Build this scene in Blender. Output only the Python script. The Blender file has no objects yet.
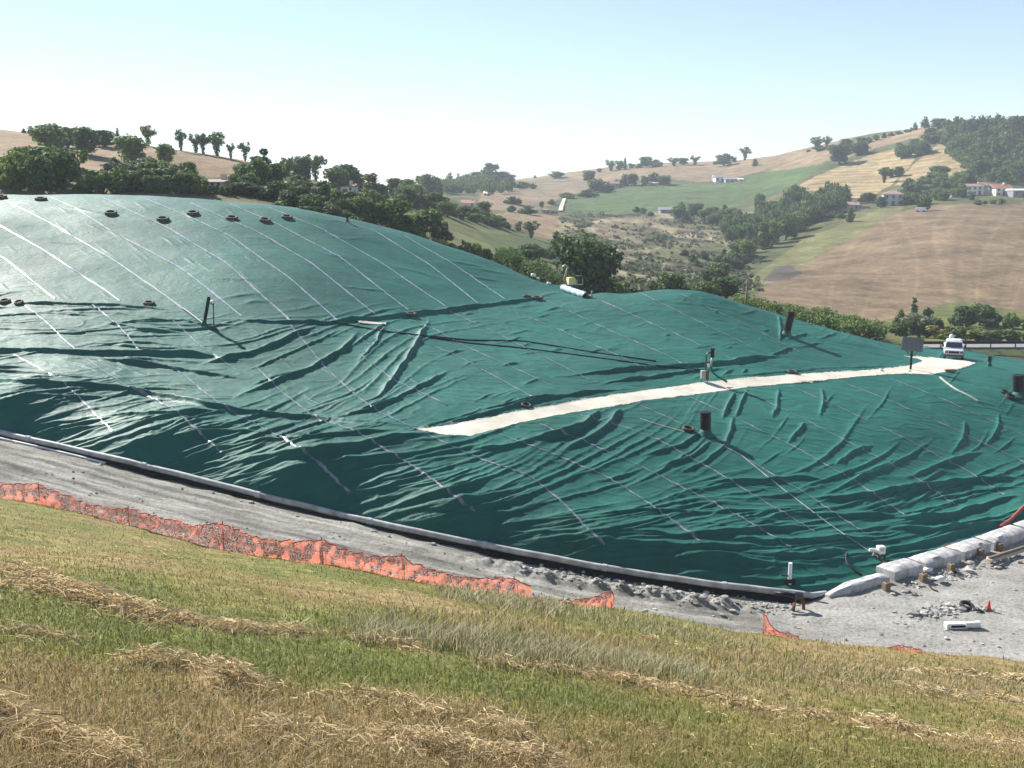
import bpy, math, random
import numpy as np
from mathutils import Vector, Matrix
from mathutils.bvhtree import BVHTree

random.seed(7)
RNG = np.random.default_rng(7)
SC = bpy.context.scene
COL = SC.collection

# ---------------------------------------------------------------- camera
F = 1000.0
PITCH = math.radians(9.87)
CP, SP = math.cos(PITCH), math.sin(PITCH)
cam_data = bpy.data.cameras.new("camera")
cam_data.sensor_width = 36.0
cam_data.lens = 36.0 * F / 1024.0
cam_data.clip_start = 0.1
cam_data.clip_end = 20000
cam = bpy.data.objects.new("camera", cam_data)
COL.objects.link(cam)
cam.location = (0, 0, 0)
cam.rotation_euler = (math.radians(90) - PITCH, 0, 0)
SC.camera = cam


def ray(px, py):
    x = (px - 512.0) / F
    y = -(py - 384.0) / F
    d = np.array([x, CP + y * SP, -SP + y * CP])
    return d / d[1]


def W(px, py, Y):
    return ray(px, py) * Y


def proj(X, Y, Z):
    dep = np.maximum(Y * CP - Z * SP, 0.1)
    up = Y * SP + Z * CP
    return 512 + F * X / dep, 384 - F * up / dep


# ---------------------------------------------------------------- noise
_perm = RNG.permutation(4096).astype(np.int64)
_ang = RNG.random(4096) * 2 * np.pi
_gx, _gy = np.cos(_ang), np.sin(_ang)


def pnoise(x, y, seed=0):
    x = np.asarray(x, float) + seed * 37.17
    y = np.asarray(y, float) + seed * 91.73
    xi, yi = np.floor(x).astype(np.int64), np.floor(y).astype(np.int64)
    xf, yf = x - xi, y - yi

    def g(ix, iy, dx, dy):
        h = _perm[(_perm[ix & 4095] + iy) & 4095]
        return _gx[h] * dx + _gy[h] * dy
    u = xf * xf * xf * (xf * (xf * 6 - 15) + 10)
    v = yf * yf * yf * (yf * (yf * 6 - 15) + 10)
    a = g(xi, yi, xf, yf); b = g(xi + 1, yi, xf - 1, yf)
    c = g(xi, yi + 1, xf, yf - 1); d = g(xi + 1, yi + 1, xf - 1, yf - 1)
    return (a + u * (b - a) + v * ((c + u * (d - c)) - (a + u * (b - a)))) * 1.5


def fbm(x, y, o=4, seed=0):
    s, a, f = 0, 1.0, 1.0
    for k in range(o):
        s = s + a * pnoise(np.asarray(x) * f, np.asarray(y) * f, seed + k)
        a *= 0.5; f *= 2.03
    return s


class TPS:
    def __init__(self, pts, val, lam=0.0):
        self.p = np.asarray(pts, float)
        n = len(self.p)
        A = np.zeros((n + 3, n + 3))
        A[:n, :n] = self._k(self.p, self.p) + lam * np.eye(n)
        A[:n, n] = 1; A[:n, n + 1:] = self.p
        A[n, :n] = 1; A[n + 1:, :n] = self.p.T
        self.w = np.linalg.solve(A, np.concatenate([val, np.zeros(3)]))

    def _k(self, a, b):
        d2 = ((a[:, None, :] - b[None, :, :]) ** 2).sum(-1)
        return 0.5 * d2 * np.log(np.maximum(d2, 1e-12))

    def __call__(self, x, y):
        x = np.asarray(x, float); sh = x.shape
        q = np.stack([x.ravel(), np.asarray(y, float).ravel()], 1)
        out = np.empty(len(q))
        for i in range(0, len(q), 20000):
            c = q[i:i + 20000]
            out[i:i + 20000] = self._k(c, self.p) @ self.w[:-3] + self.w[-3] + c @ self.w[-2:]
        return out.reshape(sh)


# ---------------------------------------------------------------- object helpers
def tag(o, label=None, cat=None, group=None, kind=None):
    if label: o["label"] = label
    if cat: o["category"] = cat
    if group: o["group"] = group
    if kind: o["kind"] = kind
    return o


def link(o, parent=None):
    COL.objects.link(o)
    if parent is not None:
        o.parent = parent
    return o


def empty(name, loc=(0, 0, 0), rz=0.0):
    o = bpy.data.objects.new(name, None)
    o.empty_display_size = 0.3
    o.location = loc
    o.rotation_euler = (0, 0, rz)
    return link(o)


def raw_mesh(name, verts, faces, mats, smooth=False, mat_idx=None):
    """faces: (n,k) int array (all the same k)"""
    me = bpy.data.meshes.new(name)
    v = np.ascontiguousarray(verts, np.float32)
    f = np.ascontiguousarray(faces, np.int32)
    n, k = f.shape
    me.vertices.add(len(v)); me.vertices.foreach_set("co", v.ravel())
    me.loops.add(n * k); me.loops.foreach_set("vertex_index", f.ravel())
    me.polygons.add(n)
    me.polygons.foreach_set("loop_start", np.arange(0, n * k, k, dtype=np.int32))
    me.polygons.foreach_set("loop_total", np.full(n, k, np.int32))
    for m in (mats if isinstance(mats, (list, tuple)) else [mats]):
        me.materials.append(m)
    if mat_idx is not None:
        me.polygons.foreach_set("material_index", np.ascontiguousarray(mat_idx, np.int32))
    me.polygons.foreach_set("use_smooth", np.full(n, smooth, bool))
    me.update(calc_edges=True)
    return me


def add_color(me, cols, name="Col"):
    a = me.attributes.new(name, "FLOAT_COLOR", "POINT")
    c = np.ones((len(cols), 4), np.float32)
    c[:, :cols.shape[1]] = cols
    a.data.foreach_set("color", c.ravel())


def grid_faces(nr, nc):
    i = np.arange(nr - 1)[:, None] * nc + np.arange(nc - 1)[None, :]
    i = i.ravel()
    return np.stack([i, i + 1, i + nc + 1, i + nc], 1)


class MB:
    """collects shapes into ONE mesh"""
    def __init__(s):
        s.v, s.f = [], []

    def add(s, verts, faces):
        b = len(s.v)
        s.v += [tuple(p) for p in verts]
        s.f += [tuple(b + i for i in q) for q in faces]
        return s

    def box(s, c, d, rot=(0, 0, 0), taper=1.0, bevel=0.0):
        import bmesh
        bm = bmesh.new()
        bmesh.ops.create_cube(bm, size=1.0)
        for v in bm.verts:
            k = taper if v.co.z > 0 else 1.0
            v.co = Vector((v.co.x * d[0] * k, v.co.y * d[1] * k, v.co.z * d[2]))
        if bevel > 0:
            bmesh.ops.bevel(bm, geom=list(bm.edges), offset=bevel, segments=2, affect="EDGES", profile=0.6)
        from mathutils import Euler
        M = Matrix.Translation(Vector(c)) @ Euler(rot).to_matrix().to_4x4()
        bm.transform(M)
        bm.verts.index_update()
        s.add([v.co[:] for v in bm.verts], [[v.index for v in f.verts] for f in bm.faces])
        bm.free()
        return s

    def tube(s, pts, r, n=8, cap=True):
        pts = [Vector(p) for p in pts]
        rs = r if isinstance(r, (list, tuple)) else [r] * len(pts)
        rings = []
        up = Vector((0, 0, 1))
        for i, p in enumerate(pts):
            t = (pts[min(i + 1, len(pts) - 1)] - pts[max(i - 1, 0)])
            if t.length < 1e-9: t = Vector((0, 0, 1))
            t.normalize()
            a = t.cross(up if abs(t.z) < 0.95 else Vector((1, 0, 0))).normalized()
            b = t.cross(a)
            rings.append([p + (a * math.cos(2 * math.pi * k / n) + b * math.sin(2 * math.pi * k / n)) * rs[i] for k in range(n)])
        v = [q for rg in rings for q in rg]
        f = []
        for i in range(len(rings) - 1):
            for k in range(n):
                f.append((i * n + k, i * n + (k + 1) % n, (i + 1) * n + (k + 1) % n, (i + 1) * n + k))
        if cap:
            f.append(tuple(range(n)))
            f.append(tuple((len(rings) - 1) * n + k for k in reversed(range(n))))
        return s.add(v, f)

    def lathe(s, prof, c=(0, 0, 0), n=24, closed=False):
        v, f = [], []
        for (r, z) in prof:
            for k in range(n):
                a = 2 * math.pi * k / n
                v.append((c[0] + r * math.cos(a), c[1] + r * math.sin(a), c[2] + z))
        m = len(prof)
        for i in range(m if closed else m - 1):
            j = (i + 1) % m
            for k in range(n):
                f.append((i * n + k, i * n + (k + 1) % n, j * n + (k + 1) % n, j * n + k))
        if not closed:
            f.append(tuple(reversed(range(n)))); f.append(tuple((m - 1) * n + k for k in range(n)))
        return s.add(v, f)

    def build(s, name, mat, parent=None, smooth=False, auto=None):
        me = bpy.data.meshes.new(name)
        me.from_pydata(s.v, [], s.f)
        me.materials.append(mat)
        me.update()
        import bmesh
        bm = bmesh.new(); bm.from_mesh(me)
        bmesh.ops.recalc_face_normals(bm, faces=bm.faces); bm.to_mesh(me); bm.free()
        if smooth:
            me.polygons.foreach_set("use_smooth", np.ones(len(me.polygons), bool))
            if auto:
                me.set_sharp_from_angle(angle=math.radians(auto))
        return link(bpy.data.objects.new(name, me), parent)


# ---------------------------------------------------------------- materials
def new_mat(name):
    m = bpy.data.materials.new(name); m.use_nodes = True
    nt = m.node_tree
    return m, nt, nt.nodes["Principled BSDF"], nt.nodes["Material Output"]


def N(nt, typ, **kw):
    n = nt.nodes.new(typ)
    for k, v in kw.items():
        if k.startswith("i_"):
            n.inputs[int(k[2:])].default_value = v
        else:
            setattr(n, k, v)
    return n


def noise_node(nt, scale, detail=4, rough=0.55, coord="Object", vscale=None, dist=0.0):
    tc = N(nt, "ShaderNodeTexCoord")
    out = tc.outputs[coord]
    if vscale:
        mp = N(nt, "ShaderNodeMapping"); mp.inputs["Scale"].default_value = vscale
        nt.links.new(out, mp.inputs[0]); out = mp.outputs[0]
    n = N(nt, "ShaderNodeTexNoise")
    n.inputs["Scale"].default_value = scale; n.inputs["Detail"].default_value = detail
    n.inputs["Roughness"].default_value = rough; n.inputs["Distortion"].default_value = dist
    nt.links.new(out, n.inputs["Vector"])
    return n


def ramp(nt, src, stops):
    r = N(nt, "ShaderNodeValToRGB")
    e = r.color_ramp.elements
    while len(e) < len(stops): e.new(0.5)
    for el, (p, c) in zip(e, stops):
        el.position = p; el.color = (*c, 1) if len(c) == 3 else c
    nt.links.new(src, r.inputs[0])
    return r


def mixc(nt, a, b, fac, mode="MIX"):
    m = N(nt, "ShaderNodeMix", data_type="RGBA", blend_type=mode)
    for i, s in ((0, fac), (6, a), (7, b)):
        if isinstance(s, (int, float)): m.inputs[i].default_value = s
        elif isinstance(s, tuple): m.inputs[i].default_value = (*s, 1)
        else: nt.links.new(s, m.inputs[i])
    return m.outputs[2]


def bump(nt, bsdf, src, strength=0.4, dist=0.05):
    b = N(nt, "ShaderNodeBump"); b.inputs["Strength"].default_value = strength; b.inputs["Distance"].default_value = dist
    nt.links.new(src, b.inputs["Height"]); nt.links.new(b.outputs[0], bsdf.inputs["Normal"])
    return b


def simple(name, col, rough=0.6, metal=0.0, var=0.25, scale=6.0, spec=0.4):
    """a paint/plastic/metal with blotchy wear"""
    m, nt, b, o = new_mat(name)
    n = noise_node(nt, scale, 5, 0.6)
    dk = tuple(c * (1 - var) for c in col); lt = tuple(min(1, c * (1 + var * 0.6)) for c in col)
    r = ramp(nt, n.outputs[0], [(0.3, dk), (0.7, lt)])
    nt.links.new(r.outputs[0], b.inputs["Base Color"])
    b.inputs["Roughness"].default_value = rough; b.inputs["Metallic"].default_value = metal
    b.inputs["Specular IOR Level"].default_value = spec
    bump(nt, b, n.outputs[0], 0.15, 0.01)
    return m


MT = {}
MT["black_plastic"] = simple("black_plastic", (0.006, 0.006, 0.008), 0.5, spec=0.2)
MT["rubber"] = simple("rubber", (0.022, 0.021, 0.02), 0.75, spec=0.3)
MT["dusty_rubber"] = simple("dusty_rubber", (0.07, 0.065, 0.052), 0.8, var=0.6, scale=3, spec=0.3)
MT["white_plastic"] = simple("white_plastic", (0.72, 0.72, 0.70), 0.45, var=0.15)
MT["dirty_white"] = simple("dirty_white", (0.30, 0.295, 0.29), 0.6, var=0.35, scale=2.5)
MT["grey_metal"] = simple("grey_metal", (0.32, 0.33, 0.35), 0.5, 0.4)
MT["dark_metal"] = simple("dark_metal", (0.05, 0.05, 0.055), 0.5, 0.3)
MT["rust"] = simple("rust", (0.16, 0.065, 0.04), 0.85, var=0.5, scale=9)
MT["wood"] = simple("wood", (0.2, 0.145, 0.09), 0.85, var=0.4, scale=5)
MT["pale_wood"] = simple("pale_wood", (0.42, 0.36, 0.28), 0.85, var=0.3, scale=5)
MT["concrete"] = simple("concrete", (0.44, 0.425, 0.42), 0.9, var=0.5, scale=2.2)
MT["yellow_paint"] = simple("yellow_paint", (0.82, 0.68, 0.30), 0.45, var=0.2)
MT["red_plastic"] = simple("red_plastic", (0.6, 0.06, 0.03), 0.5, var=0.2)
MT["red_hose"] = simple("red_hose", (0.33, 0.055, 0.04), 0.6, var=0.3)
MT["white_paint"] = simple("white_paint", (0.78, 0.78, 0.78), 0.35, var=0.06)
MT["shaded_white_paint"] = simple("shaded_white_paint", (0.50, 0.52, 0.55), 0.4, var=0.1)  # the truck's white paint, greyed to carry the shade on its front
MT["glass_dark"] = simple("glass_dark", (0.02, 0.025, 0.035), 0.08, var=0.1, spec=0.8)
MT["house_white"] = simple("house_white", (0.74, 0.70, 0.66), 0.9, var=0.1, scale=0.6)
MT["house_cream"] = simple("house_cream", (0.55, 0.47, 0.38), 0.9, var=0.15, scale=0.6)
MT["house_grey"] = simple("house_grey", (0.42, 0.42, 0.45), 0.9, var=0.15, scale=0.6)
MT["house_stone"] = simple("house_stone", (0.36, 0.28, 0.2), 0.95, var=0.35, scale=0.8)
MT["roof_red"] = simple("roof_red", (0.34, 0.15, 0.10), 0.9, var=0.3, scale=1.2)
MT["roof_brown"] = simple("roof_brown", (0.30, 0.21, 0.17), 0.9, var=0.3, scale=1.2)
MT["roof_grey"] = simple("roof_grey", (0.24, 0.24, 0.27), 0.8, var=0.2, scale=1.2)
MT["roof_white"] = simple("roof_white", (0.8, 0.79, 0.77), 0.6, var=0.06, scale=1.2)
MT["window"] = simple("window", (0.05, 0.055, 0.065), 0.2, var=0.2)
MT["door"] = simple("door", (0.14, 0.09, 0.06), 0.7, var=0.3)
MT["asphalt"] = simple("asphalt", (0.20, 0.20, 0.205), 0.9, var=0.2, scale=1.0)
MT["grass_bank"] = simple("grass_bank", (0.12, 0.14, 0.05), 0.95, var=0.5, scale=1.5)
MT["bark"] = simple("bark", (0.085, 0.068, 0.052), 0.95, var=0.4, scale=8)
MT["sheet_blue"] = simple("sheet_blue", (0.45, 0.58, 0.68), 0.3, var=0.35, scale=4)


def wet_mat():
    m, nt, b, o = new_mat("geomembrane")
    n1 = noise_node(nt, 0.35, 6, 0.6)
    n2 = noise_node(nt, 7.0, 6, 0.7)
    n3 = noise_node(nt, 0.09, 3, 0.5)
    c = ramp(nt, n1.outputs[0], [(0.32, (0.0100, 0.086, 0.067)), (0.68, (0.0150, 0.114, 0.090))])
    n5 = noise_node(nt, 0.07, 4, 0.6, vscale=(1.0, 0.55, 1.0))
    c1 = mixc(nt, c.outputs[0], ramp(nt, n5.outputs[0], [(0.32, (0.78, 0.80, 0.82)), (0.68, (1.22, 1.20, 1.18))]).outputs[0], 1.0, "MULTIPLY")
    # dust film
    c2 = mixc(nt, c1, (0.05, 0.115, 0.10), ramp(nt, n2.outputs[0], [(0.52, (0, 0, 0)), (0.9, (0.35, 0.35, 0.35))]).outputs[0])
    nt.links.new(c2, b.inputs["Base Color"])
    rr = ramp(nt, n3.outputs[0], [(0.3, (0.54, 0.54, 0.54)), (0.7, (0.72, 0.72, 0.72))])
    nt.links.new(rr.outputs[0], b.inputs["Roughness"])
    b.inputs["Specular IOR Level"].default_value = 0.17
    n4 = noise_node(nt, 1.7, 7, 0.66, vscale=(0.6, 1.0, 1.0), dist=0.9)
    bump(nt, b, n4.outputs[0], 0.55, 0.11)
    return m


MT["membrane"] = wet_mat()


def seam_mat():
    m, nt, b, o = new_mat("glint_weld_strip")
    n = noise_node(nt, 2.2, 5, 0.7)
    c = ramp(nt, n.outputs[0], [(0.35, (0.10, 0.17, 0.18)), (0.7, (0.46, 0.45, 0.51))])  # pale tones put the welds' glint into the base colour
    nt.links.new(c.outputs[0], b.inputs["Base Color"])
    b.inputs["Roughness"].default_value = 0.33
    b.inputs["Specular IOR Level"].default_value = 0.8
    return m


MT["seam"] = seam_mat()


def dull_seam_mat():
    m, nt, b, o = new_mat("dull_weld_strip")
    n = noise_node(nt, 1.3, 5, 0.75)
    c = ramp(nt, n.outputs[0], [(0.40, (0.04, 0.11, 0.105)), (0.52, (0.15, 0.165, 0.19)), (0.70, (0.34, 0.33, 0.40))])  # same weld strips, darker where they catch no glint
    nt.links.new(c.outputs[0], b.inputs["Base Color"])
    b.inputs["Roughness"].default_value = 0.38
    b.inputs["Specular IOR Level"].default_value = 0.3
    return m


MT["seam_dull"] = dull_seam_mat()


def geotextile_mat():
    m, nt, b, o = new_mat("white_geotextile")
    n = noise_node(nt, 0.5, 6, 0.65, vscale=(1, 1, 1))
    c = ramp(nt, n.outputs[0], [(0.28, (0.38, 0.335, 0.26)), (0.62, (0.56, 0.525, 0.45))])
    nt.links.new(c.outputs[0], b.inputs["Base Color"]); b.inputs["Roughness"].default_value = 0.9
    n2 = noise_node(nt, 3, 4, 0.6); bump(nt, b, n2.outputs[0], 0.3, 0.05)
    return m


MT["geotextile"] = geotextile_mat()


def gravel_mat():
    m, nt, b, o = new_mat("grey_gravel")
    n1 = noise_node(nt, 0.22, 6, 0.62, dist=0.8)
    n2 = noise_node(nt, 6.0, 8, 0.75)
    n3 = noise_node(nt, 24.0, 3, 0.7)
    c = ramp(nt, n1.outputs[0], [(0.30, (0.34, 0.326, 0.286)), (0.52, (0.45, 0.435, 0.40)), (0.72, (0.55, 0.535, 0.505))])
    c = mixc(nt, c.outputs[0], ramp(nt, n2.outputs[0], [(0.34, (0.30, 0.29, 0.27)), (0.5, (0.8, 0.8, 0.8)), (0.72, (1.3, 1.3, 1.3))]).outputs[0], 0.75, "MULTIPLY")
    at = N(nt, "ShaderNodeAttribute", attribute_name="Col")
    c = mixc(nt, c, at.outputs["Color"], 1.0, "MULTIPLY")
    nt.links.new(c, b.inputs["Base Color"]); b.inputs["Roughness"].default_value = 0.95
    b.inputs["Specular IOR Level"].default_value = 0.2
    mx = N(nt, "ShaderNodeMath", operation="ADD"); nt.links.new(n2.outputs[0], mx.inputs[0]); nt.links.new(n3.outputs[0], mx.inputs[1])
    bump(nt, b, mx.outputs[0], 0.8, 0.12)
    return m


MT["gravel"] = gravel_mat()


def attr_mat(name, nscale, rough=0.95, bs=0.6, bd=0.3, amp=0.5, stripes=False):
    m, nt, b, o = new_mat(name)
    at = N(nt, "ShaderNodeAttribute", attribute_name="Col")
    n1 = noise_node(nt, nscale, 8, 0.68)
    n2 = noise_node(nt, nscale * 0.12, 5, 0.6)
    k1 = ramp(nt, n1.outputs[0], [(0.3, (1 - amp,) * 3), (0.7, (1 + amp * 0.8,) * 3)])
    k2 = ramp(nt, n2.outputs[0], [(0.3, (0.82, 0.80, 0.76)), (0.7, (1.15, 1.15, 1.18))])
    c = mixc(nt, at.outputs["Color"], k1.outputs[0], 1.0, "MULTIPLY")
    c = mixc(nt, c, k2.outputs[0], 1.0, "MULTIPLY")
    n3 = noise_node(nt, nscale * 6, 4, 0.7)
    c = mixc(nt, c, ramp(nt, n3.outputs[0], [(0.32, (0.76, 0.76, 0.76)), (0.68, (1.2, 1.2, 1.2))]).outputs[0], 1.0, "MULTIPLY")
    if stripes:
        tc = N(nt, "ShaderNodeTexCoord")
        w = N(nt, "ShaderNodeTexWave", wave_type="BANDS", bands_direction="DIAGONAL")
        w.inputs["Scale"].default_value = 0.035; w.inputs["Distortion"].default_value = 14
        w.inputs["Detail"].default_value = 3; w.inputs["Detail Scale"].default_value = 0.25
        nt.links.new(tc.outputs["Object"], w.inputs["Vector"])
        ws = ramp(nt, w.outputs[0], [(0.0, (0.82, 0.78, 0.74)), (0.35, (1.02, 1.02, 1.0)), (1.0, (1.1, 1.1, 1.08))])
        c2 = mixc(nt, c, ws.outputs[0], 1.0, "MULTIPLY")
        c = mixc(nt, c, c2, at.outputs["Alpha"])
    nt.links.new(c, b.inputs["Base Color"]); b.inputs["Roughness"].default_value = rough
    b.inputs["Specular IOR Level"].default_value = 0.15
    bump(nt, b, n1.outputs[0], bs, bd)
    return m


MT["land"] = attr_mat("field_ground", 0.09, bs=0.5, bd=3.0, amp=0.45, stripes=True)
MT["meadow"] = attr_mat("meadow_ground", 2.4, bs=0.8, bd=0.08, amp=0.45)


def leaf_mat(name, dark, light, trans=0.35):
    m, nt, b, o = new_mat(name)
    oi = N(nt, "ShaderNodeObjectInfo")
    n = noise_node(nt, 6.0, 3, 0.6)
    gi = N(nt, "ShaderNodeNewGeometry")
    mx = N(nt, "ShaderNodeMath", operation="MULTIPLY_ADD"); nt.links.new(gi.outputs["Random Per Island"], mx.inputs[0]); mx.inputs[1].default_value = 0.5
    nt.links.new(n.outputs[0], mx.inputs[2])
    c = ramp(nt, mx.outputs[0], [(0.40, dark), (0.95, light)])
    hs = N(nt, "ShaderNodeHueSaturation"); nt.links.new(c.outputs[0], hs.inputs["Color"])
    mr = N(nt, "ShaderNodeMapRange"); nt.links.new(oi.outputs["Random"], mr.inputs[0]); mr.inputs[3].default_value = 0.75; mr.inputs[4].default_value = 1.3
    nt.links.new(mr.outputs[0], hs.inputs["Value"])
    mr2 = N(nt, "ShaderNodeMapRange"); nt.links.new(oi.outputs["Random"], mr2.inputs[0]); mr2.inputs[3].default_value = 0.515; mr2.inputs[4].default_value = 0.485
    nt.links.new(mr2.outputs[0], hs.inputs["Hue"])
    nt.links.new(hs.outputs[0], b.inputs["Base Color"])
    b.inputs["Roughness"].default_value = 0.7; b.inputs["Specular IOR Level"].default_value = 0.2
    t = N(nt, "ShaderNodeBsdfTranslucent"); nt.links.new(hs.outputs[0], t.inputs[0])
    ms = N(nt, "ShaderNodeMixShader"); ms.inputs[0].default_value = trans
    nt.links.new(b.outputs[0], ms.inputs[1]); nt.links.new(t.outputs[0], ms.inputs[2]); nt.links.new(ms.outputs[0], o.inputs[0])
    return m


MT["leaf_dark"] = leaf_mat("leaf_dark", (0.040, 0.078, 0.024), (0.112, 0.172, 0.052))
MT["leaf_mid"] = leaf_mat("leaf_mid", (0.060, 0.108, 0.028), (0.150, 0.215, 0.058))
MT["leaf_light"] = leaf_mat("leaf_light", (0.075, 0.11, 0.028), (0.17, 0.22, 0.07))
MT["leaf_grey"] = leaf_mat("leaf_grey", (0.06, 0.075, 0.042), (0.13, 0.15, 0.09))
MT["leaf_yellow"] = leaf_mat("leaf_yellow", (0.15, 0.14, 0.035), (0.28, 0.25, 0.07))


def blade_mat():
    m, nt, b, o = new_mat("grass_blades")
    at = N(nt, "ShaderNodeAttribute", attribute_name="Col")
    nt.links.new(at.outputs["Color"], b.inputs["Base Color"])
    b.inputs["Roughness"].default_value = 0.6; b.inputs["Specular IOR Level"].default_value = 0.3
    t = N(nt, "ShaderNodeBsdfTranslucent"); nt.links.new(at.outputs["Color"], t.inputs[0])
    ms = N(nt, "ShaderNodeMixShader"); ms.inputs[0].default_value = 0.4
    nt.links.new(b.outputs[0], ms.inputs[1]); nt.links.new(t.outputs[0], ms.inputs[2]); nt.links.new(ms.outputs[0], o.inputs[0])
    return m


MT["blade"] = blade_mat()


def net_mat():
    m, nt, b, o = new_mat("orange_netting")
    n = noise_node(nt, 1.8, 4, 0.6)
    c = ramp(nt, n.outputs[0], [(0.3, (0.62, 0.13, 0.06)), (0.7, (0.74, 0.22, 0.13))])
    nt.links.new(c.outputs[0], b.inputs["Base Color"]); b.inputs["Roughness"].default_value = 0.5
    tl = N(nt, "ShaderNodeBsdfTranslucent"); nt.links.new(c.outputs[0], tl.inputs[0])
    m1 = N(nt, "ShaderNodeMixShader"); m1.inputs[0].default_value = 0.6
    nt.links.new(b.outputs[0], m1.inputs[1]); nt.links.new(tl.outputs[0], m1.inputs[2])
    # oval holes of the net
    tc = N(nt, "ShaderNodeTexCoord")
    v = N(nt, "ShaderNodeTexVoronoi", feature="F1"); v.inputs["Scale"].default_value = 26.0; v.inputs["Randomness"].default_value = 0.6
    nt.links.new(tc.outputs["Object"], v.inputs["Vector"])
    lt = N(nt, "ShaderNodeMath", operation="LESS_THAN"); nt.links.new(v.outputs["Distance"], lt.inputs[0]); lt.inputs[1].default_value = 0.47
    tr = N(nt, "ShaderNodeBsdfTransparent")
    ms = N(nt, "ShaderNodeMixShader"); nt.links.new(lt.outputs[0], ms.inputs[0])
    nt.links.new(m1.outputs[0], ms.inputs[1]); nt.links.new(tr.outputs[0], ms.inputs[2]); nt.links.new(ms.outputs[0], o.inputs[0])
    return m


MT["net"] = net_mat()
# ================================================================ LANDFILL
TOE = [(-300, 380, 70), (-150, 407, 65), (0, 434, 60.3), (150, 472, 57), (300, 507, 54), (450, 542, 51.3), (600, 573, 49.7),
       (700, 587, 48.9), (805, 599, 48.3), (840, 588, 49.2), (900, 568, 52.0), (940, 556, 54.3), (1024, 524, 59.3), (1110, 497, 64.5), (1200, 475, 70), (1320, 452, 77)]
_tu = np.array([(p[0] - 512) / F for p in TOE])
# u = X/Y of each toe point
_tw = np.array([W(*p) for p in TOE])
_tu = _tw[:, 0] / _tw[:, 1]


def toeY(u):
    return np.interp(u, _tu, _tw[:, 1])


def toeZ(u):
    return np.interp(u, _tu, _tw[:, 2])


LF = list(TOE)
LF += [(-300, 352, 71.5), (-150, 384, 66.3), (0, 410, 61.1), (150, 437, 58.2), (300, 465, 55.3), (450, 502, 52.5), (600, 541, 50.65), (700, 560, 49.75),
       (790, 573, 49.6), (870, 556, 52.8), (940, 534, 56.6), (1024, 503, 61.8), (1200, 460, 72)]
LF += [(0, 385, 65), (0, 350, 71), (150, 410, 62.2), (150, 370, 69.5), (150, 335, 75), (300, 430, 60), (300, 395, 66), (300, 355, 73),
       (450, 470, 56), (450, 436, 59), (450, 425, 61.5), (450, 400, 65.5), (450, 360, 75), (450, 330, 84),
       (600, 500, 54.5), (600, 450, 60), (600, 409, 66.5), (600, 397, 69.5), (600, 370, 76.5), (600, 330, 89), (600, 293, 102),
       (700, 510, 54.5), (700, 450, 61.5), (700, 394, 72.5), (700, 383, 75.5), (700, 350, 84), (700, 315, 94), (700, 292, 100),
       (800, 520, 55), (800, 450, 64), (800, 383, 78.5), (800, 374, 82), (800, 352, 89), (800, 328, 97),
       (900, 530, 56), (900, 470, 64), (900, 420, 72.5), (900, 376, 84), (900, 368, 88), (893, 356, 94), (860, 343, 96), (770, 318, 98.5),
       (935, 374, 86), (935, 358, 97), (960, 360, 97), (975, 363, 93), (985, 400, 80), (980, 450, 71), (980, 495, 63.5),
       (1024, 378, 88), (1024, 420, 78), (1024, 470, 69), (1200, 400, 92), (1200, 430, 80)]
LF += [(-200, 350, 73), (-200, 300, 80), (-200, 245, 91), (-200, 196, 107), (0, 303, 80), (0, 250, 90), (0, 215, 98.5), (0, 196, 106),
       (150, 309, 79.5), (150, 260, 89), (150, 220, 98.5), (150, 197, 107), (300, 321, 79.5), (300, 280, 87.5), (300, 240, 97.5), (300, 209, 108),
       (410, 313, 87), (410, 285, 93.5), (410, 255, 102), (410, 234, 110), (500, 302, 95), (500, 285, 101), (500, 264, 109), (560, 291, 103), (560, 286, 107),
       (650, 291, 102), (545, 284, 107.5), (590, 295.5, 102.5), (620, 294.5, 102), (640, 293, 101.5), (590, 303, 110), (620, 302, 110), (650, 299, 110), (700, 300, 109), (540, 289, 113), (500, 272, 115), (560, 297, 113)]
_pts = [W(*p) for p in LF]
for px, z in [(-200, -1), (0, -1), (150, -1), (300, -3), (410, -6), (500, -9.5), (560, -11.5), (620, -11.5), (700, -11.5), (800, -14.8), (900, -17), (975, -17.5), (1024, -18.5), (1200, -18)]:
    _pts.append(np.array([(px - 512) / F * 125, 125, z]))
_pts = np.array(_pts)
LFZ = TPS(_pts[:, :2], _pts[:, 2], lam=0.15)

us = np.concatenate([np.arange(-0.80, -0.56, 0.003), np.arange(-0.56, 0.56, 0.00095), np.arange(0.56, 0.80, 0.003)])
NCOL = len(us)
tt = np.concatenate([np.linspace(0, .06, 110, endpoint=False), np.linspace(.06, .36, 330, endpoint=False), np.linspace(.36, 1, 330)])
NROW = len(tt)
uu = np.broadcast_to(us[None, :], (NROW, NCOL))
y0 = toeY(us)[None, :] - 0.12
YY = y0 + (126 - y0) * tt[:, None]
XX = uu * YY
# coarse evaluation then bilinear resample keeps the build quick
_cu = np.linspace(us[0], us[-1], 220); _ct = np.linspace(0, 1, 160)
_cy0 = toeY(_cu)[None, :] - 0.12
_cY = _cy0 + (126 - _cy0) * _ct[:, None]; _cX = _cu[None, :] * _cY
_cZ = LFZ(_cX, _cY)


def bil(A, fi, fj):
    i = np.clip(fi.astype(int), 0, A.shape[0] - 2); j = np.clip(fj.astype(int), 0, A.shape[1] - 2)
    a, b = fi - i, fj - j
    return (A[i, j] * (1 - a) + A[i + 1, j] * a) * (1 - b) + (A[i, j + 1] * (1 - a) + A[i + 1, j + 1] * a) * b


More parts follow.
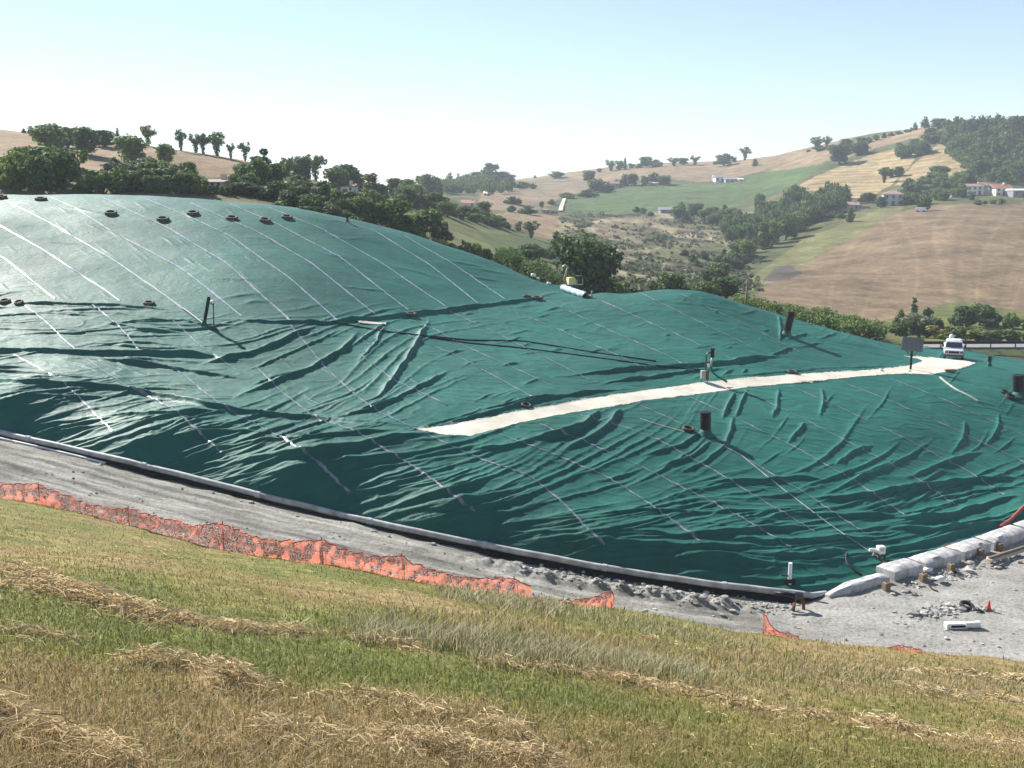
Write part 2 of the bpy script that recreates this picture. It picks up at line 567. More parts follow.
_fi = np.broadcast_to(tt[:, None] * (len(_ct) - 1), XX.shape)
_fj = np.broadcast_to((us - us[0])[None, :] / (us[-1] - us[0]) * (len(_cu) - 1), XX.shape)
ZB = bil(_cZ, _fi, _fj)
PX, PY = proj(XX, YY, ZB)

# ---- region of every vertex: upper mound / middle / lower cover / white road
SW = [(-900, 303), (0, 303), (100, 303), (160, 307), (205, 316), (270, 321), (330, 322), (370, 319), (410, 313), (470, 306), (530, 298), (560, 291), (590, 284), (640, 270), (2000, 0)]
RU = [(-900, 303 + 130), (-100, 428.5), (412, 428.5), (430, 427.5), (445, 425.5), (470, 421.5), (520, 411), (560, 404), (600, 397), (650, 390), (700, 383), (750, 378), (800, 374), (850, 371.5), (880, 369.5), (905, 366.5), (916, 364), (922, 361.5), (918, 359), (907, 357.2), (903, 356.5)]
RL = [(412, 428.8), (425, 432), (445, 436), (470, 437), (484, 433), (520, 423), (560, 415), (600, 408.5), (650, 400), (700, 394), (750, 387.5), (800, 382.5), (850, 378), (880, 375), (905, 374), (932, 375), (940, 373), (950, 371.5), (962, 368.5), (976, 363.5)]
RF = [(903, 356.5), (920, 357), (940, 358.5), (962, 360.5), (976, 363.5)]


def pl(L, x):
    return np.interp(x, [p[0] for p in L], [p[1] for p in L])


# the road outline as a polygon, points taken to the ground through the base surface
ROADPOLY = RL + list(reversed(RF)) + list(reversed([p for p in RU if p[0] >= 430]))


def inside(poly, x, y):
    r = np.zeros(np.shape(x), bool)
    n = len(poly)
    for i in range(n):
        x1, y1 = poly[i][:2]; x2, y2 = poly[(i + 1) % n][:2]
        c = ((y1 > y) != (y2 > y)) & (x < (x2 - x1) * (y - y1) / ((y2 - y1) if y2 != y1 else 1e-9) + x1)
        r ^= c
    return r


# ---- folds
DZ = np.zeros_like(ZB)
ORI = [(50, 410, 18), (150, 440, 20), (250, 470, 20), (350, 500, 18), (450, 520, 12), (550, 540, 7), (650, 560, 2), (750, 560, -3), (850, 540, 6), (950, 520, 14), (1000, 490, 18),
       (50, 370, 2), (200, 380, -6), (50, 330, 3), (150, 340, -2), (300, 400, 22), (380, 370, 45), (430, 400, 28), (350, 440, 9), (450, 450, 10), (500, 460, 22), (550, 450, 35), (640, 450, 32),
       (720, 420, 62), (760, 400, 75), (850, 420, 55), (950, 420, 65), (600, 500, 13), (750, 500, 6), (850, 490, 20), (900, 465, 30),
       (500, 345, 12), (600, 355, 5), (700, 350, 8), (800, 350, 12), (600, 310, 12), (700, 310, 18), (100, 250, -9), (300, 260, -12), (450, 280, -14), (250, 340, 12)]
_ox = np.array([o[0] for o in ORI]); _oy = np.array([o[1] for o in ORI]); _oa = np.radians([o[2] for o in ORI])


def orient(px, py):
    d = ((px - _ox) / 1.6) ** 2 + ((py - _oy)) ** 2 + 60
    w = 1 / d ** 1.5
    return float((w * _oa).sum() / w.sum())


dPXi, dPXj = np.gradient(PX); dPYi, dPYj = np.gradient(PY)


def find_ij(px, py):
    """grid index of a picture position (front side)"""
    j = int(np.argmin(np.abs(PX[NROW // 4] - px)))
    for _ in range(3):
        col = PY[:, j]
        k = np.argmax(col <= py) if (col <= py).any() else NROW - 1
        j = int(np.clip(j + round((px - PX[k, j]) / max(dPXj[k, j], 1e-3)), 0, NCOL - 1))
    col = PY[:, j]
    k = int(np.argmax(col <= py)) if (col <= py).any() else NROW - 1
    return k, j


def to_world(poly, step=3.0):
    out = []
    for (a, b) in zip(poly[:-1], poly[1:]):
        n = max(1, int(math.hypot(b[0] - a[0], b[1] - a[1]) / step))
        for k in range(n):
            t = k / n
            out.append((a[0] + (b[0] - a[0]) * t, a[1] + (b[1] - a[1]) * t))
    out.append(poly[-1])
    w = []
    for (x, y) in out:
        i, j = find_ij(x, y)
        w.append((XX[i, j], YY[i, j], i, j))
    return w


def add_fold(w, h, wd, asym=0.45, taper=0.3):
    """ridge of height h along world polyline w; downhill (camera) flank steeper"""
    P = np.array([(a, b) for a, b, _, _ in w]); I = [c[2] for c in w]; J = [c[3] for c in w]
    if len(P) < 2: return
    if len(P) > 3:
        Q = P.copy(); Q[1:-1] = (P[:-2] + P[1:-1] * 2 + P[2:]) / 4; P = Q
        ph = P[0, 0] * 3.7; a_ = min(.10, wd * .35)
        P = P + a_ * np.stack([pnoise(P[:, 0] * .9 + ph, P[:, 1] * .9, 41), pnoise(P[:, 0] * .9, P[:, 1] * .9 + ph, 42)], 1)
    i0, i1, j0, j1 = min(I), max(I), min(J), max(J)
    m = wd * 3.2
    dy = np.median(np.diff(YY[:, J[0]])[max(0, i0 - 2):i1 + 3]); mi = int(m / max(dy, 0.02)) + 4
    mj = int(m / max(0.00095 * P[:, 1].mean(), 0.03)) + 4
    i0, i1, j0, j1 = max(0, i0 - mi), min(NROW, i1 + mi), max(0, j0 - mj), min(NCOL, j1 + mj)
    x, y = XX[i0:i1, j0:j1], YY[i0:i1, j0:j1]
    best = np.full(x.shape, 1e9); sg = np.zeros(x.shape); tpos = np.zeros(x.shape)
    L = np.concatenate([[0], np.cumsum(np.hypot(*(P[1:] - P[:-1]).T))]); tot = max(L[-1], 1e-6)
    for k in range(len(P) - 1):
        a, b = P[k], P[k + 1]; d = b - a; l2 = (d ** 2).sum()
        if l2 < 1e-10: continue
        t = np.clip(((x - a[0]) * d[0] + (y - a[1]) * d[1]) / l2, 0, 1)
        qx, qy = x - a[0] - t * d[0], y - a[1] - t * d[1]
        dd = qx * qx + qy * qy
        u = dd < best
        best[u] = dd[u]
        s = np.sign(d[0] * qy - d[1] * qx) * (1 if d[0] >= 0 else -1)
        sg[u] = s[u]; tpos[u] = (L[k] + t[u] * math.sqrt(l2)) / tot
    best = np.sqrt(best)
    wloc = np.where(sg >= 0, wd, wd * asym)
    prof = np.exp(-(best / wloc) ** 1.25)
    tp = np.clip(np.minimum(tpos, 1 - tpos) / (taper + .1), 0, 1)
    wob = 1 + 0.35 * pnoise(x * 0.5, y * 0.5, 5)
    DZ[i0:i1, j0:j1] = np.maximum(DZ[i0:i1, j0:j1] * 1.0, 0) * 0.35 + np.maximum(DZ[i0:i1, j0:j1] * 0.65, h * prof * tp * wob) + np.minimum(DZ[i0:i1, j0:j1], 0)


MAIN = [
    ([(-80, 351), (0, 352), (60, 353), (130, 354), (200, 357), (262, 364)], .42, .8),
    ([(-80, 383), (0, 384), (70, 385), (120, 389), (170, 400), (230, 411), (300, 419), (360, 424), (430, 430)], .45, .8),
    ([(90, 358), (150, 366), (200, 374), (250, 381)], .36, .6),
    ([(10, 395), (60, 397), (110, 397)], .22, .5), ([(95, 418), (160, 416), (225, 411)], .34, .6), ([(160, 440), (205, 435), (260, 431)], .30, .5),
    ([(200, 366), (250, 356), (285, 341), (320, 326)], .42, .7), ([(230, 399), (270, 386), (310, 370), (345, 350), (360, 331)], .40, .6),
    ([(245, 372), (280, 358), (318, 342), (345, 328)], .2, .4),
    ([(352, 407), (380, 398), (395, 378), (412, 352), (425, 330), (430, 318)], .42, .45), ([(358, 363), (375, 346), (385, 325)], .32, .4),
    ([(320, 419), (370, 412), (400, 398), (420, 388), (452, 369)], .34, .5), ([(205, 473), (250, 462), (300, 455), (350, 448), (400, 440), (440, 434)], .42, .7),
    ([(225, 447), (290, 440), (350, 435), (400, 432)], .32, .5),
    ([(245, 484), (300, 470), (360, 462), (420, 455)], .32, .55),
    ([(0, 305), (60, 304), (110, 305), (180, 311)], .25, .6), ([(205, 318), (270, 323), (330, 324), (350, 321), (410, 315), (470, 308), (530, 300), (562, 292)], .38, .6),
    ([(100, 322), (140, 331), (180, 332)], .22, .5), ([(170, 318), (200, 324), (240, 326)], .2, .4), ([(0, 318), (40, 314), (80, 308)], .14, .4),
    ([(110, 345), (150, 350), (185, 349)], .2, .5),
    ([(560, 377), (600, 373), (650, 368), (700, 366), (740, 362), (792, 356)], .40, .6), ([(600, 384), (640, 379), (690, 372), (730, 369)], .3, .5),
    ([(425, 431), (470, 419), (520, 406), (560, 399), (600, 393), (640, 388)], .30, .45),
    ([(480, 411), (530, 401), (560, 395)], .25, .4), ([(700, 380), (760, 374), (830, 369), (900, 366)], .16, .4),
    ([(520, 442), (562, 437), (585, 428), (600, 411)], .5, .7), ([(560, 452), (590, 441), (610, 425), (622, 408)], .32, .5), ([(470, 452), (510, 447), (540, 440)], .25, .5),
    ([(640, 458), (680, 446), (706, 431)], .26, .4), ([(655, 470), (690, 459), (712, 440)], .26, .4), ([(676, 476), (705, 463), (726, 446), (735, 415)], .24, .4),
    ([(722, 420), (729, 405), (736, 392)], .3, .35), ([(736, 418), (741, 405), (747, 391)], .26, .3), ([(772, 420), (777, 408), (779, 390)], .26, .35),
    ([(820, 418), (824, 405), (822, 388)], .24, .3), ([(788, 444), (797, 433), (806, 423)], .26, .35), ([(835, 466), (855, 452), (874, 445)], .26, .4),
    ([(950, 458), (963, 440), (966, 420)], .2, .35), ([(985, 446), (998, 430), (1000, 412)], .2, .35),
    ([(700, 484), (760, 482), (800, 479), (830, 482)], .28, .5), ([(795, 499), (850, 500), (905, 489), (970, 481), (1030, 478)], .42, .6), ([(890, 519), (940, 518), (985, 506), (1024, 496)], .4, .6),
    ([(880, 530), (930, 531), (980, 527), (1012, 521)], .34, .5), ([(780, 515), (840, 518), (900, 516)], .26, .5), ([(720, 540), (790, 543), (850, 541), (890, 543)], .3, .55),
    ([(760, 556), (810, 557), (850, 551)], .28, .45), ([(600, 528), (680, 538), (760, 531), (830, 529)], .26, .5), ([(560, 519), (640, 512), (720, 515), (790, 512)], .24, .5),
    ([(905, 480), (940, 465), (985, 452)], .24, .45), ([(930, 500), (980, 492), (1024, 486)], .26, .4), ([(555, 540), (620, 545), (690, 549), (770, 546)], .3, .5),
    ([(787, 324), (800, 331), (822, 342)], .22, .3), ([(788, 323), (810, 325), (842, 327)], .2, .25), ([(779, 316), (781, 328), (780, 343)], .28, .3), ([(770, 356), (782, 352), (793, 347)], .3, .35),
    ([(560, 330), (605, 336), (650, 341)], .12, .5), ([(640, 300), (700, 305), (740, 312)], .1, .5),
]
def trace(px, py, length, jit=0.06):
    pts = [(px, py)]
    for sgn in (1, -1):
        x, y = px, py; off = random.uniform(-0.12, 0.12)
        seq = []
        for k in range(int(length / 2 / 4)):
            a = orient(x, y) + off; off += random.uniform(-jit, jit)
            x += sgn * 4 * math.cos(a); y -= sgn * 4 * math.sin(a)
            seq.append((x, y))
        pts = pts + seq if sgn == 1 else list(reversed(seq)) + pts
    return pts


def toe_row(x): return float(np.interp(x, [p[0] for p in TOE], [p[1] for p in TOE]))


ROADP = inside(ROADPOLY, PX, PY)
for _ in range(1150):
    px = random.uniform(-60, 1080); py = random.uniform(200, 598)
    up = float(pl(SW, px)); tr = toe_row(px)
    if py > tr - 2: continue
    if px > 430 and px < 980 and float(pl(RU, min(px, 900))) - 2 < py < float(pl(RL, max(px, 470))) + 2: continue
    if py < up:                      # upper mound: few faint ones
        if random.random() > 0.18: continue
        add_fold(to_world(trace(px, py, random.uniform(30, 90))), random.uniform(.04, .10), random.uniform(.2, .4)); continue
    if px > 440 and py < float(pl(RU, min(px, 895))):   # middle cover
        if random.random() > 0.5: continue
        add_fold(to_world(trace(px, py, random.uniform(10, 40))), random.uniform(.05, .16), random.uniform(.12, .24)); continue
    if tr - py < (52 if px < 560 else 34):
        if random.random() > .24: continue
        add_fold(to_world(trace(px, py, random.uniform(80, 220), 0.012)), random.uniform(.12, .28), random.uniform(.16, .28), asym=.5)
    elif px < 470:
        if random.random() > (0.22 if (190 < px < 440 and py > 322 and py < 430) else .6): continue
        add_fold(to_world(trace(px, py, random.uniform(50, 190), 0.02)), random.uniform(.05, .18), random.uniform(.12, .24))
    elif py > 470:
        if random.random() > 0.75: continue
        add_fold(to_world(trace(px, py, random.uniform(50, 200), 0.03)), random.uniform(.05, .18), random.uniform(.14, .28))
    else:
        if random.random() > 0.14: continue
        add_fold(to_world(trace(px, py, random.uniform(14, 60), 0.06)), random.uniform(.04, .10), random.uniform(.06, .11))
for _ in range(125):
    px = random.uniform(-60, 640); tr = toe_row(px); py = tr - random.uniform(4, 62) * (1 if px < 480 else .6)
    add_fold(to_world(trace(px, py, random.uniform(150, 330), 0.006)), random.uniform(.10, .22), random.uniform(.16, .28), asym=.5)
for _ in range(170):
    px = random.uniform(-60, 1050); py = random.uniform(310, 590); tr = toe_row(px)
    if py > tr - 3 or py < float(pl(SW, px)): continue
    if px > 430 and py < float(pl(RL, max(px, 470))) + 3: continue
    if px > 690 and py < 470: continue
    add_fold(to_world(trace(px, py, random.uniform(140, 360), 0.01)), random.uniform(.05, .13), random.uniform(.15, .25), asym=.5)
for poly, h, wd in MAIN:
    add_fold(to_world(poly), h * (.78 if wd > .42 else .68), wd * (.55 if wd > .42 else .42), asym=.34, taper=.1)


# short glinting creases that run with the seams on the upper mound and the wet middle
for _ in range(150):
    if random.random() < .65:
        px, py = random.uniform(-20, 480), random.uniform(200, 318); sl = random.uniform(.5, .9)
        if py > float(pl(SW, px)) - 4: continue
    else:
        px, py = random.uniform(250, 560), random.uniform(325, 425); sl = random.uniform(.35, .7)
    n_ = random.uniform(8, 24)
    add_fold(to_world([(px, py), (px + n_, py + n_ * sl)]), random.uniform(.03, .07), random.uniform(.07, .12), asym=.9, taper=.5)

# rumpling all over, small and directionless, plus long soft swells
reg_up = PY < pl(SW, PX)
amp = np.where(reg_up, 0.35, 1.0)
ZR = 0.030 * fbm(XX * 0.55, YY * 0.8, 4, 11) * amp + 0.10 * fbm(XX * 0.12, YY * 0.2, 2, 31)
ZR += 0.035 * np.maximum(0, 1 - 5 * np.abs(pnoise(XX * 0.28 + 0.5 * pnoise(XX * .2, YY * .2, 3), YY * 0.75 + 0.8 * pnoise(XX * .15, YY * .15, 8), 21))) * amp
# the road is a flat bench: calm the folds on it
rd = ROADP.astype(float)
for _ in range(2):
    rd = (rd + np.roll(rd, 1, 0) + np.roll(rd, -1, 0) + np.roll(rd, 1, 1) + np.roll(rd, -1, 1)) / 5
Z = ZB + (DZ + ZR) * (1 - np.clip(rd, 0, 1))
# hem at the toe
hem = np.clip(np.arange(NROW) / 6.0, 0, 1)[:, None]
Z = ZB * 1 + (Z - ZB) * hem
Z[0] -= 0.7; Z[1] -= 0.25

V = np.stack([XX.ravel(), YY.ravel(), Z.ravel()], 1)
Fq = grid_faces(NROW, NCOL)
fpx = PX.ravel()[Fq].mean(1); fpy = PY.ravel()[Fq].mean(1)
crest_i = np.repeat(np.arange(NROW - 1), NCOL - 1)
jit = 0.8 * pnoise(V[Fq[:, 0], 0] * 0.8, V[Fq[:, 0], 1] * 0.8, 4)
up_f = (fpy + jit < pl(SW, fpx))
# far side of the ridges belongs to the cover in front of it
colY = YY.ravel()[Fq[:, 0]]
ragged = 0.45 * pnoise(V[Fq[:, 0], 0] * 1.1, V[Fq[:, 0], 1] * 1.1, 14) + 0.35 * pnoise(V[Fq[:, 0], 0] * 4, V[Fq[:, 0], 1] * 4, 15)
road_f = inside(ROADPOLY, fpx + ragged, fpy + jit * 0.5 + ragged * .9) & (colY > 57) & (colY < 100.5)
mid_f = (~up_f) & (~road_f) & (fpx > 425) & (fpy < pl(RU, np.minimum(fpx, 903))) & (fpx < 903 + 20)
mid_f |= (~up_f) & (~road_f) & (colY > 98) & (fpx < 905) & (fpx > 560)
low_f = ~(up_f | mid_f | road_f)


def sub(name, mask, mat, dz=0.0):
    f = Fq[mask]
    used, inv = np.unique(f, return_inverse=True)
    v = V[used].copy(); v[:, 2] += dz
    me = raw_mesh(name, v, inv.reshape(f.shape), mat, smooth=True)
    return link(bpy.data.objects.new(name, me))


cov_up = tag(sub("geomembrane_cover", up_f, MT["membrane"]), "green plastic sheeting over the highest mound at left, crossed by long shiny parallel seams", "landfill cover", "green landfill covers")
cov_mid = tag(sub("geomembrane_cover", mid_f, MT["membrane"]), "green plastic sheeting between the upper berm and the white road, below the big round tree", "landfill cover", "green landfill covers")
cov_low = tag(sub("geomembrane_cover", low_f, MT["membrane"]), "heavily creased green plastic sheeting of the lowest slope, reaching the toe pipe and concrete blocks", "landfill cover", "green landfill covers")
road_o = tag(sub("road", road_f, MT["geotextile"], 0.03), "pale road of white geotextile crossing the green landfill", "road", kind="structure")
BV = BVHTree.FromPolygons(V.tolist(), Fq.tolist(), all_triangles=False)


def hit(px, py, off=0.0):
    """where the sight line of a picture position meets the landfill"""
    d = Vector(ray(px, py)).normalized()
    h = BV.ray_cast(Vector((0, 0, 0)), d)
    if h[0] is None: return None
    return h[0] + h[1] * off if h[1].z > 0 else h[0] - h[1] * off


def ground_lf(x, y):
    h = BV.ray_cast(Vector((x, y, 60)), Vector((0, 0, -1)))
    return h[0].z if h[0] is not None else None


# ---- welded seams: thin strips lying on the sheeting
def strip(name, poly, width, mat, parent, off=0.025, gaps=0.0):
    pts = []
    for (a, b) in zip(poly[:-1], poly[1:]):
        n = max(1, int(math.hypot(b[0] - a[0], b[1] - a[1]) / 1.5))
        pts += [(a[0] + (b[0] - a[0]) * k / n, a[1] + (b[1] - a[1]) * k / n) for k in range(n)]
    pts.append(poly[-1])
    w = []
    for (x, y) in pts:
        h = hit(x, y)
        if h is None: continue
        w.append(h)
    for _ in range(14):
        w = w[:1] + [Vector(((w[i - 1].x + w[i].x + w[i + 1].x) / 3, (w[i - 1].y + w[i].y + w[i + 1].y) / 3, w[i].z)) for i in range(1, len(w) - 1)] + w[-1:]
    ver, fac = [], []
    prev = None
    # re-sample in plan, drape on the surface
    for k in range(len(w)):
        a = w[max(0, k - 3)]; b = w[min(len(w) - 1, k + 3)]
        t = Vector((b.x - a.x, b.y - a.y, 0))
        if t.length < 1e-6: continue
        t.normalize(); s = Vector((-t.y, t.x, 0)) * width / 2 * (1 + .2 * math.sin(k * .21 + pts[0][0]))
        wob = .03 * math.sin(k * .12 + pts[0][0])
        row = []
        for q in (-1, 0, 1):
            p = w[k] + s * q + s.normalized() * wob
            z = ground_lf(p.x, p.y)
            row.append((p.x, p.y, (z if z is not None else p.z) + off + (0.012 if q == 0 else 0)))
        if prev is not None and (Vector(row[1]) - Vector(prev)).length > 2.5:
            prev = None
        i = len(ver); ver += row
        if prev is not None:
            fac += [(i - 3, i - 2, i + 1, i), (i - 2, i - 1, i + 2, i + 1)]
        prev = row[1]
    if not fac: return None
    me = bpy.data.meshes.new(name); me.from_pydata(ver, [], fac); me.materials.append(mat); me.update()
    me.polygons.foreach_set("use_smooth", np.ones(len(me.polygons), bool))
    return link(bpy.data.objects.new(name, me), parent)


SEAM_UP = [
    [(-60, 262), (0, 255), (25, 274), (55, 299)], [(-30, 210), (0, 225), (50, 254), (105, 290), (120, 301)], [(5, 200), (60, 228), (120, 264), (155, 288), (183, 309)],
    [(50, 197), (75, 208), (120, 236), (180, 267), (242, 316)], [(103, 198), (170, 229), (225, 262), (290, 320)], [(145, 199), (190, 217), (230, 236), (288, 277), (338, 320)],
    [(190, 203), (256, 231), (310, 262), (375, 314)], [(230, 204), (275, 223), (340, 257), (408, 310)], [(268, 207), (320, 228), (380, 262), (445, 306)],
    [(318, 214), (375, 231), (430, 265), (478, 303)], [(405, 236), (450, 262), (505, 299)]]
SEAM_LOW = [
    [(24, 304), (50, 325), (62, 338), (80, 351)], [(93, 304), (118, 325), (140, 350)], [(14, 355), (40, 368), (62, 381), (97, 415), (113, 431)], [(85, 357), (125, 385), (172, 407), (205, 438), (222, 452)],
    [(150, 358), (178, 370), (205, 392), (235, 414), (285, 438), (322, 466), (350, 492)], [(170, 318), (200, 345), (240, 372)], [(257, 367), (280, 391), (320, 420), (357, 431), (400, 458), (440, 484), (475, 512)],
    [(290, 325), (330, 372), (355, 395), (380, 412), (435, 438), (485, 461), (530, 475), (565, 505), (605, 545)], [(360, 355), (395, 380), (420, 392), (447, 405)],
    [(500, 434), (541, 449), (602, 474), (651, 504), (700, 541)], [(540, 424), (587, 442), (663, 477), (745, 519), (791, 548)], [(580, 415), (620, 425), (663, 442), (708, 467), (754, 495), (815, 532)],
    [(640, 405), (690, 428), (740, 455), (800, 490), (868, 535)], [(690, 397), (740, 420), (800, 450), (850, 478), (905, 515)], [(745, 391), (800, 417), (860, 448), (920, 480), (955, 505)],
    [(790, 386), (850, 412), (910, 441), (970, 472), (1005, 495)], [(840, 381), (900, 405), (960, 432), (1024, 462)], [(890, 378), (940, 398), (990, 420), (1030, 438)]]
SEAM_MID = [
    [(380, 322), (420, 340), (462, 358), (510, 385), (535, 398)], [(412, 316), (462, 345), (510, 366), (550, 385)], [(450, 311), (500, 335), (550, 360), (590, 380)], [(500, 306), (560, 330), (610, 352), (650, 370)],
    [(545, 300), (600, 326), (650, 348), (690, 366)], [(590, 296), (640, 318), (700, 345), (740, 362)], [(640, 293), (700, 322), (760, 351)], [(680, 294), (740, 322), (800, 352)]]
k = 0
for grp, par in ((SEAM_UP, cov_up), (SEAM_LOW, cov_low), (SEAM_MID, cov_mid)):
    for s in grp:
        strip("weld_seam", s, 0.18 if par is cov_up else 0.13, MT["seam"] if par is cov_up else MT["seam_dull"], par)
# ================================================================ NEAR GROUND
def plane_z(x, y):
    return -1.7 - 0.335 * y - 0.175 * x


# fence line = brink of the meadow (picture position of the ground below the net)
BR = [(-300, 462), (-120, 480), (0, 497), (60, 508), (100, 519), (150, 530), (200, 542), (250, 555), (300, 563), (360, 573), (420, 582), (480, 591), (540, 600), (600, 606), (660, 616), (720, 630), (780, 638), (860, 645), (940, 652), (1024, 664), (1150, 676), (1400, 690)]
_br = []
for px, py in BR:
    d = ray(px, py); Y = min(1.7 / max(-(d[2] + 0.335 + 0.175 * d[0]) * -1, 0.02), 60) if False else None
    den = (d[2] * -1) - 0.335 - 0.175 * d[0]
    # z = d2*Y = -1.7 - .335Y - .175 d0 Y  ->  Y*(-d2 - .335 - .175 d0) = 1.7
    Y = 1.7 / max(den, 0.03)
    _br.append((d[0], min(max(Y, 24), 50)))
_br = np.array(_br); _bu = _br[:, 0]
_bY = np.convolve(np.pad(_br[:, 1], 1, mode="edge"), [0.25, 0.5, 0.25], "valid")


def brinkY(u): return np.interp(u, _bu, _bY)


def meadow_z(x, y):
    u = x / np.maximum(y, 3.0)
    z = plane_z(x, y) + 0.10 * fbm(x * 0.25, y * 0.25, 3, 51) * np.clip(y / 10, 0.1, 1) + 0.022 * fbm(x * 1.8, y * 1.8, 3, 55)
    b = brinkY(u)
    over = np.maximum(0, y - b - 0.3)
    return z - 0.55 * over - 0.02 * over ** 2


gy = np.concatenate([np.arange(-14, 3, 0.5), 3 * 1.0085 ** np.arange(0, 350)]); gy = gy[gy < 56]
gu = np.linspace(-1.05, 1.05, 620)
YYm = np.broadcast_to(gy[:, None], (len(gy), len(gu)))
XXm = gu[None, :] * np.maximum(YYm, 12)
XXm = np.where(YYm < 12, gu[None, :] * (12 + 0 * YYm), XXm)
ZZm = meadow_z(XXm, YYm)

# windrows of cut hay, as lines on the slope
ROWS = [([(-20, 590), (0, 592), (50, 590), (110, 607), (160, 620), (195, 627)], .5, .15), ([(0, 572), (40, 580), (90, 592)], .5, .15), ([(210, 630), (260, 632), (310, 634)], .4, .12), ([(60, 637), (0, 638)], .4, .12),
        ([(130, 662), (170, 668), (220, 678), (260, 690)], .3, .15), ([(220, 686), (280, 692), (330, 696), (380, 706)], .45, .2), ([(360, 700), (410, 712), (470, 726), (530, 738)], .5, .22), ([(-40, 715), (0, 722), (40, 742), (90, 762), (130, 785)], .32, .22),
        ([(250, 735), (350, 748), (460, 757), (560, 775)], .6, .14), ([(345, 636), (380, 645), (420, 652)], .4, .14), ([(480, 662), (560, 672), (640, 684), (662, 690)], .26, .08),
        ([(680, 690), (720, 703), (770, 712), (830, 722)], .3, .14), ([(850, 722), (920, 735), (1024, 748)], .5, .16), ([(880, 668), (940, 676), (1040, 684)], .5, .2), ([(700, 650), (640, 640)], .3, .05),
        ([(560, 655), (610, 660), (660, 670)], .25, .1), ([(900, 690), (960, 697), (1040, 702)], .4, .12)]


def meadow_hit(px, py):
    d = ray(px, py); den = -d[2] - 0.335 - 0.175 * d[0]
    Y = 1.7 / max(den, 0.02)
    for _ in range(4):
        z = float(meadow_z(np.array(d[0] * Y), np.array(Y)))
        # move along the ray to the height of the ground
        res = d[2] * Y - z
        Y = max(3.0, Y + res / max(den, 0.05) * 0.7)
    return np.array([d[0] * Y, Y])


ROWW = []
for poly, wd, h in ROWS:
    P = np.array([meadow_hit(*p) for p in poly])
    ROWW.append((P, wd, h))


def row_field(x, y):
    """0..1 how much of a windrow lies here, and its height"""
    m = np.zeros(np.shape(x)); hh = np.zeros(np.shape(x))
    for P, wd, h in ROWW:
        best = np.full(np.shape(x), 1e9)
        for a, b in zip(P[:-1], P[1:]):
            d = b - a; l2 = (d ** 2).sum()
            t = np.clip(((x - a[0]) * d[0] + (y - a[1]) * d[1]) / l2, 0, 1)
            best = np.minimum(best, (x - a[0] - t * d[0]) ** 2 + (y - a[1] - t * d[1]) ** 2)
        g = np.exp(-best / ((wd * .6) ** 2)) * np.clip(0.5 + 1.0 * fbm(x * 0.9, y * 0.9, 3, 61), 0, 1.15)
        m = np.maximum(m, g); hh = np.maximum(hh, g * h)
    return np.clip(m, 0, 1), np.maximum(hh, 0)


RMm, RHm = row_field(XXm, YYm)
ZZm = ZZm + RHm * 0.4


def meadow_colors(x, y):
    """albedo of the sward: olive, greener and dry patches, straw windrows"""
    px, py = proj(x, y, plane_z(x, y))
    n = fbm(x * 0.16, y * 0.16, 4, 71) + 0.5 * fbm(x * 0.9, y * 0.9, 3, 75)
    dry = np.clip(0.5 + 0.75 * n, 0, 1)
    # known drifts: greener bands, dry foreground at right and bottom
    def spot(cx, cy, rx, ry): return np.exp(-(((px - cx) / rx) ** 2 + ((py - cy) / ry) ** 2))
    green = 0.6 * spot(180, 640, 240, 18) + 0.35 * spot(420, 680, 160, 25) + 0.4 * spot(600, 700, 120, 25) + 0.5 * spot(350, 655, 200, 12) + 0.5 * spot(930, 710, 120, 18) + .35 * spot(250, 585, 300, 20)
    brown = 0.55 * spot(300, 720, 300, 28) + 0.7 * spot(300, 760, 420, 22) + 0.35 * spot(760, 665, 220, 28) + 0.35 * spot(700, 740, 300, 30) + 0.35 * spot(250, 600, 260, 14) + .3 * spot(900, 690, 160, 40)
    dry = np.clip(dry + brown - green, 0, 1)[..., None]
    g = np.array([0.120, 0.132, 0.034]); d = np.array([0.235, 0.175, 0.080]); mid = np.array([0.180, 0.160, 0.052])
    c = np.where(dry < 0.5, g + (mid - g) * dry * 2, mid + (d - mid) * (dry * 2 - 1))
    rm, _ = row_field(x, y)
    return c + (np.array([0.33, 0.245, 0.13]) - c) * np.clip(rm * 1.2, 0, 0.9)[..., None]


me = raw_mesh("ground", np.stack([XXm.ravel(), YYm.ravel(), ZZm.ravel()], 1), grid_faces(len(gy), len(gu)), MT["meadow"], smooth=True)
add_color(me, meadow_colors(XXm, YYm).reshape(-1, 3) * 1.02)
meadow_o = tag(link(bpy.data.objects.new("ground", me)), "sloping mown meadow in the foreground", "meadow", kind="structure")


def meadow_full(x, y):
    _, rh = row_field(x, y)
    return meadow_z(x, y) + rh * 0.5


